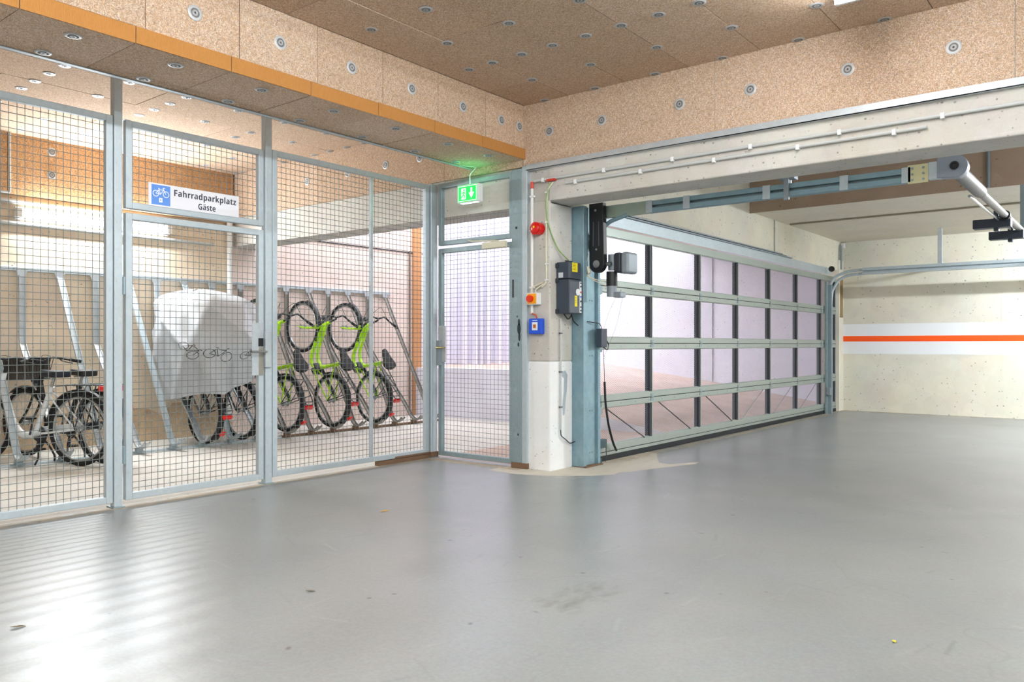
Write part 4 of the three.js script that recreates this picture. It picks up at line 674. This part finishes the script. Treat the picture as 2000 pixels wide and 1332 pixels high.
// ------------------------------------------------------------------ controls and cables on the column
{
  const zc = -4.016, xc = XD - 0.003;
  const c = thing('control_box', 'dark blue-grey gate control box with yellow labels on the column', 'control box', [5.755, 1.37, zc]);
  P('lower_case', rbx(-0.095, 0.095, 0, 0.3, 0, 0.14, 0.01), M.charcoal, c); P('upper_case', rbx(-0.095, 0.095, 0.303, 0.45, 0, 0.135, 0.01), M.charcoal, c);
  P('lug', [[-0.1, 0.42], [-0.1, 0.29], [-0.1, 0.02]].map(([x, y]) => rbx(x - 0.008, x + 0.012, y - 0.02, y + 0.02, 0.0, 0.03, 0.004)), M.darkgrey, c);
  const lab = (w, h, col, rows) => { const [k, x] = cv(128, 160); x.fillStyle = col; x.fillRect(0, 0, 128, 160); x.fillStyle = '#6b5a20'; for (let i = 0; i < rows; i++) x.fillRect(18, 22 + i * 24, 60 + (i * 37) % 34, 7); return new THREE.MeshStandardMaterial({ map: tex(k, 1), roughness: 0.6 }); };
  P('yellow_label', new THREE.PlaneGeometry(0.085, 0.08).translate(-0.005, 0.405, 0.1362), lab(1, 1, '#f2df22', 5), c); P('yellow_label', new THREE.PlaneGeometry(0.04, 0.095).translate(0.005, 0.11, 0.1412), lab(1, 1, '#f2df22', 4), c);
  P('white_label', new THREE.PlaneGeometry(0.05, 0.045).rotateY(-Math.PI / 2).translate(-0.0962, 0.335, 0.05), flat('#c9d0d6', 0.6), c);
  P('button_strip', [rbx(0.06, 0.09, 0.01, 0.285, 0.139, 0.143, 0.002)], M.pvc, c); P('logo_plate', cyl(0.035, 0.19, 0.141, 0.03, 0.003, 'z', 20), M.pvc, c);
  for (const [y, m] of [[0.27, M.black], [0.24, M.darkgrey], [0.19, M.red], [0.15, M.blue], [0.11, M.darkgrey], [0.06, M.black], [0.03, M.black]]) P('button', cyl(0.075, y, 0.145, 0.008, 0.005, 'z', 10), m, c);
  P('gland', [-0.03, 0.0, 0.03, 0.055].map((x) => cyl(x, 0.46, 0.06, 0.009, 0.02, 'y', 8)), M.black, c); P('tail_cable', [tube([V(-0.05, 0.0, 0.05), V(0.0, -0.045, 0.06), V(0.06, -0.02, 0.05), V(0.07, 0, 0.05)], 0.006, 12, 6), tube([V(0.05, 0, 0.06), V(0.1, -0.06, 0.05), V(0.16, -0.1, 0.06)], 0.005, 12, 6)], M.black, c);
  const s = thing('alarm_siren', 'round red alarm siren on the concrete column', 'siren', [xc, 2.11, -4.125]);
  P('body', cyl(-0.035, 0, 0, 0.055, 0.07, 'x', 26), M.red, s); P('dome', new THREE.SphereGeometry(0.048, 20, 10, 0, 6.3, 0, 1.2).scale(1, 0.5, 1).rotateZ(Math.PI / 2).translate(-0.066, 0, 0), M.red, s); P('mark', [rbx(-0.092, -0.088, 0.0, 0.018, -0.008, 0.008, 0.001)], M.yellow, s); P('base', cyl(-0.004, 0, 0, 0.05, 0.01, 'x', 26), M.darkgrey, s);
  const w = thing('isolator_switch', 'white switch box with red rotary knob on a yellow plate', 'switch', [xc, 1.5, -4.165]);
  P('box', rbx(-0.06, 0, -0.052, 0.052, -0.058, 0.058, 0.006), M.pvc, w); P('yellow_plate', rbx(-0.064, -0.06, -0.045, 0.045, -0.05, 0.045, 0.002), flat('#f7a81a', 0.5), w); P('knob', cyl(-0.078, 0, -0.012, 0.03, 0.03, 'x', 20), flat('#e0330e', 0.4), w); P('gland_cable', [tube([V(-0.03, 0.05, -0.02), V(-0.03, 0.1, -0.02), V(-0.02, 0.12, 0.03), V(-0.01, 0.14, 0.08)], 0.006, 12, 6), tube([V(-0.03, 0.05, 0.02), V(-0.03, 0.08, 0.02), V(-0.01, 0.13, 0.09)], 0.006, 12, 6)], M.beige, w);
  const b = thing('call_point', 'blue manual call point box at chest height on the column', 'alarm', [xc, 1.26, -4.142]);
  P('case', rbx(-0.05, 0, -0.068, 0.068, -0.07, 0.07, 0.008), M.blue, b); P('window', rbx(-0.053, -0.05, -0.035, 0.035, -0.03, 0.03, 0.003), M.pvc, b); P('push_disc', rbx(-0.056, -0.053, -0.016, 0.016, -0.016, 0.014, 0.003), flat('#b8651c', 0.5), b);
  { const [k, x] = cv(128, 32); x.fillStyle = '#1753d6'; x.fillRect(0, 0, 128, 32); x.fillStyle = '#f0f4ff'; x.fillRect(14, 11, 100, 9); P('lettering', new THREE.PlaneGeometry(0.07, 0.017).rotateY(-Math.PI / 2).translate(-0.0505, 0.05, 0), new THREE.MeshStandardMaterial({ map: tex(k, 1), roughness: 0.4 }), b); }
  P('red_cable', tube([V(-0.02, 0.065, 0.0), V(-0.02, 0.095, -0.01), V(-0.02, 0.115, -0.055)], 0.007, 10, 6), flat('#c5583a', 0.5), b);
  const cd = thing('conduit', 'white vertical conduit with a red top on the column', 'conduit', [xc - 0.013, 0, -4.2]);
  P('pipe', cyl(0, 1.92, 0, 0.0125, 1.1, 'y', 12), M.pvc, cd); P('red_sleeve', cyl(0, 2.5, 0, 0.014, 0.06, 'y', 12), flat('#d94a3a', 0.5), cd); P('clip', [1.6, 2.1, 2.4].map((y) => rbx(-0.016, 0.012, y - 0.008, y + 0.008, -0.018, 0.028, 0.002)), M.pvc, cd);
  const k2 = thing('cable', 'pair of cables clipped down the column edge to the switch box', 'cable', [xc, 0, -4.045]);
  P('cream_cable', [tube([V(-0.01, 2.5, 0.07), V(-0.015, 2.44, 0.02), V(-0.012, 2.3, 0), V(-0.012, 1.9, -0.002), V(-0.012, 1.65, 0.0), V(-0.015, 1.6, -0.05)], 0.008, 30, 6)], M.cableg, k2); P('green_cable', [tube([V(-0.014, 2.5, 0.04), V(-0.02, 2.36, 0.004), V(-0.02, 2.2, 0.01), V(0.02, 2.05, 0.035), V(0.1, 1.93, 0.05), V(0.2, 1.84, 0.09)], 0.006, 30, 6)], M.cablegreen, k2); P('clip', [2.42, 2.16, 1.8, 1.66].map((y) => rbx(-0.022, 0, y - 0.006, y + 0.006, -0.012, 0.016, 0.002)), M.pvc, k2);
  P('red_junction', rbx(-0.03, 0, 2.51, 2.53, 0.01, 0.1, 0.004), flat('#c8351f', 0.5), k2);
  const tc = thing('conduit', 'slim white conduit low on the column under the control box', 'conduit', [5.715, 0, zc + 0.01]);
  P('pipe', cyl(0, 0.84, 0, 0.0085, 0.98, 'y', 8), M.pvcgrey, tc); P('cable', tube([V(0, 0.36, 0), V(0, 0.3, 0.005), V(0.06, 0.26, 0.012), V(0.13, 0.22, 0.01), V(0.2, 0.23, 0.015)], 0.005, 14, 6), M.darkgrey, tc); P('clip', [1.2, 0.86, 0.55].map((y) => rbx(-0.016, 0.016, y - 0.006, y + 0.006, -0.01, 0.01, 0.002)), M.shaft, tc);
  tag(P('conduit', [cyl(5.937, 2.1, -4.0, 0.0125, 0.55, 'y', 10)], M.pvc), 'white conduit between the column and the guide post', 'conduit');
  // two conduits along the beam
  for (const [y, z0, z1, lab2] of [[2.535, -4.18, GZ1 - 0.1, 'long upper conduit along the concrete beam'], [2.478, -3.84, -1.07, 'short lower conduit along the concrete beam']]) { const q = thing('conduit', lab2, 'conduit', [xc - 0.012, y, 0]); P('pipe', cyl(0, 0, (z0 + z1) / 2, 0.0125, z1 - z0, 'z', 10), M.pvcgrey, q); const cl = []; for (let z = z0 + 0.1; z < Math.min(z1, 1); z += 0.62) cl.push(rbx(-0.016, 0.012, -0.022, 0.014, z - 0.012, z + 0.012, 0.002)); P('clip', cl, M.pvc, q); }
  tag(P('conduit', [cyl(11.2, HG - 0.014, -1.4, 0.012, 5.0, 'z', 8)], flat('#a59b86', 0.6)), 'thin conduit across the pale gate bay ceiling', 'conduit');
  tag(P('conduit', [cyl(9.86, 3.0, -1.3, 0.018, 0.42, 'y', 10)], M.midgrey), 'short upright pipe in the ceiling recess beside the shaft', 'pipe');
  tag(P('conduit', [cyl(10.75, 2.58, -3.945, 0.012, 0.45, 'y', 8)], M.pvc), 'slim upright conduit on the wall above the gate', 'conduit');
  const cb = thing('conduit', 'grey conduit and junction box in the corner above the gate', 'conduit', [13.7, 2.55, -3.94]); P('pipe', rbx(-0.02, 0.02, -0.2, 0.2, 0, 0.03, 0.003), M.midgrey, cb); P('junction_box', rbx(0.05, 0.13, 0.16, 0.24, 0.0, 0.05, 0.006), M.pvc, cb);
}
// ------------------------------------------------------------------ fallen leaves on the floor
for (const [x, z, s, col, lab] of [[1.21, -3.42, 0.026, '#6d5a3c', 'brown dry leaf on the floor near the fence at the far left'], [3.55, -3.9, 0.03, '#c79a4a', 'yellow-brown leaf on the floor in front of the green bicycles'], [3.17, -0.72, 0.018, '#d2c33c', 'small yellow leaf on the floor at the right'], [2.2, -2.9, 0.022, '#7b7468', 'grey dry leaf on the floor in the middle']]) {
  const sh = new THREE.Shape(); sh.moveTo(-s, 0); sh.quadraticCurveTo(0, s * 0.8, s, 0.1 * s); sh.quadraticCurveTo(0, -s * 0.7, -s, 0);
  const g = new THREE.ExtrudeGeometry(sh, { depth: 0.0015, bevelEnabled: false, curveSegments: 6 }).rotateX(-Math.PI / 2), p = g.attributes.position; for (let i = 0; i < p.count; i++) p.setY(i, p.getY(i) + 0.5 * Math.abs(p.getZ(i)) + 0.2 * Math.max(0, p.getX(i)));
  g.computeVertexNormals(); const m = tag(P('leaf', g, flat(col, 0.9)), lab, 'leaf'); m.position.set(x, 0, z); m.rotation.y = rr(0, 6);
}

scene.traverse((o) => { if (o.isMesh) { o.castShadow = true; o.receiveShadow = true; } });
renderer.render(scene, camera);
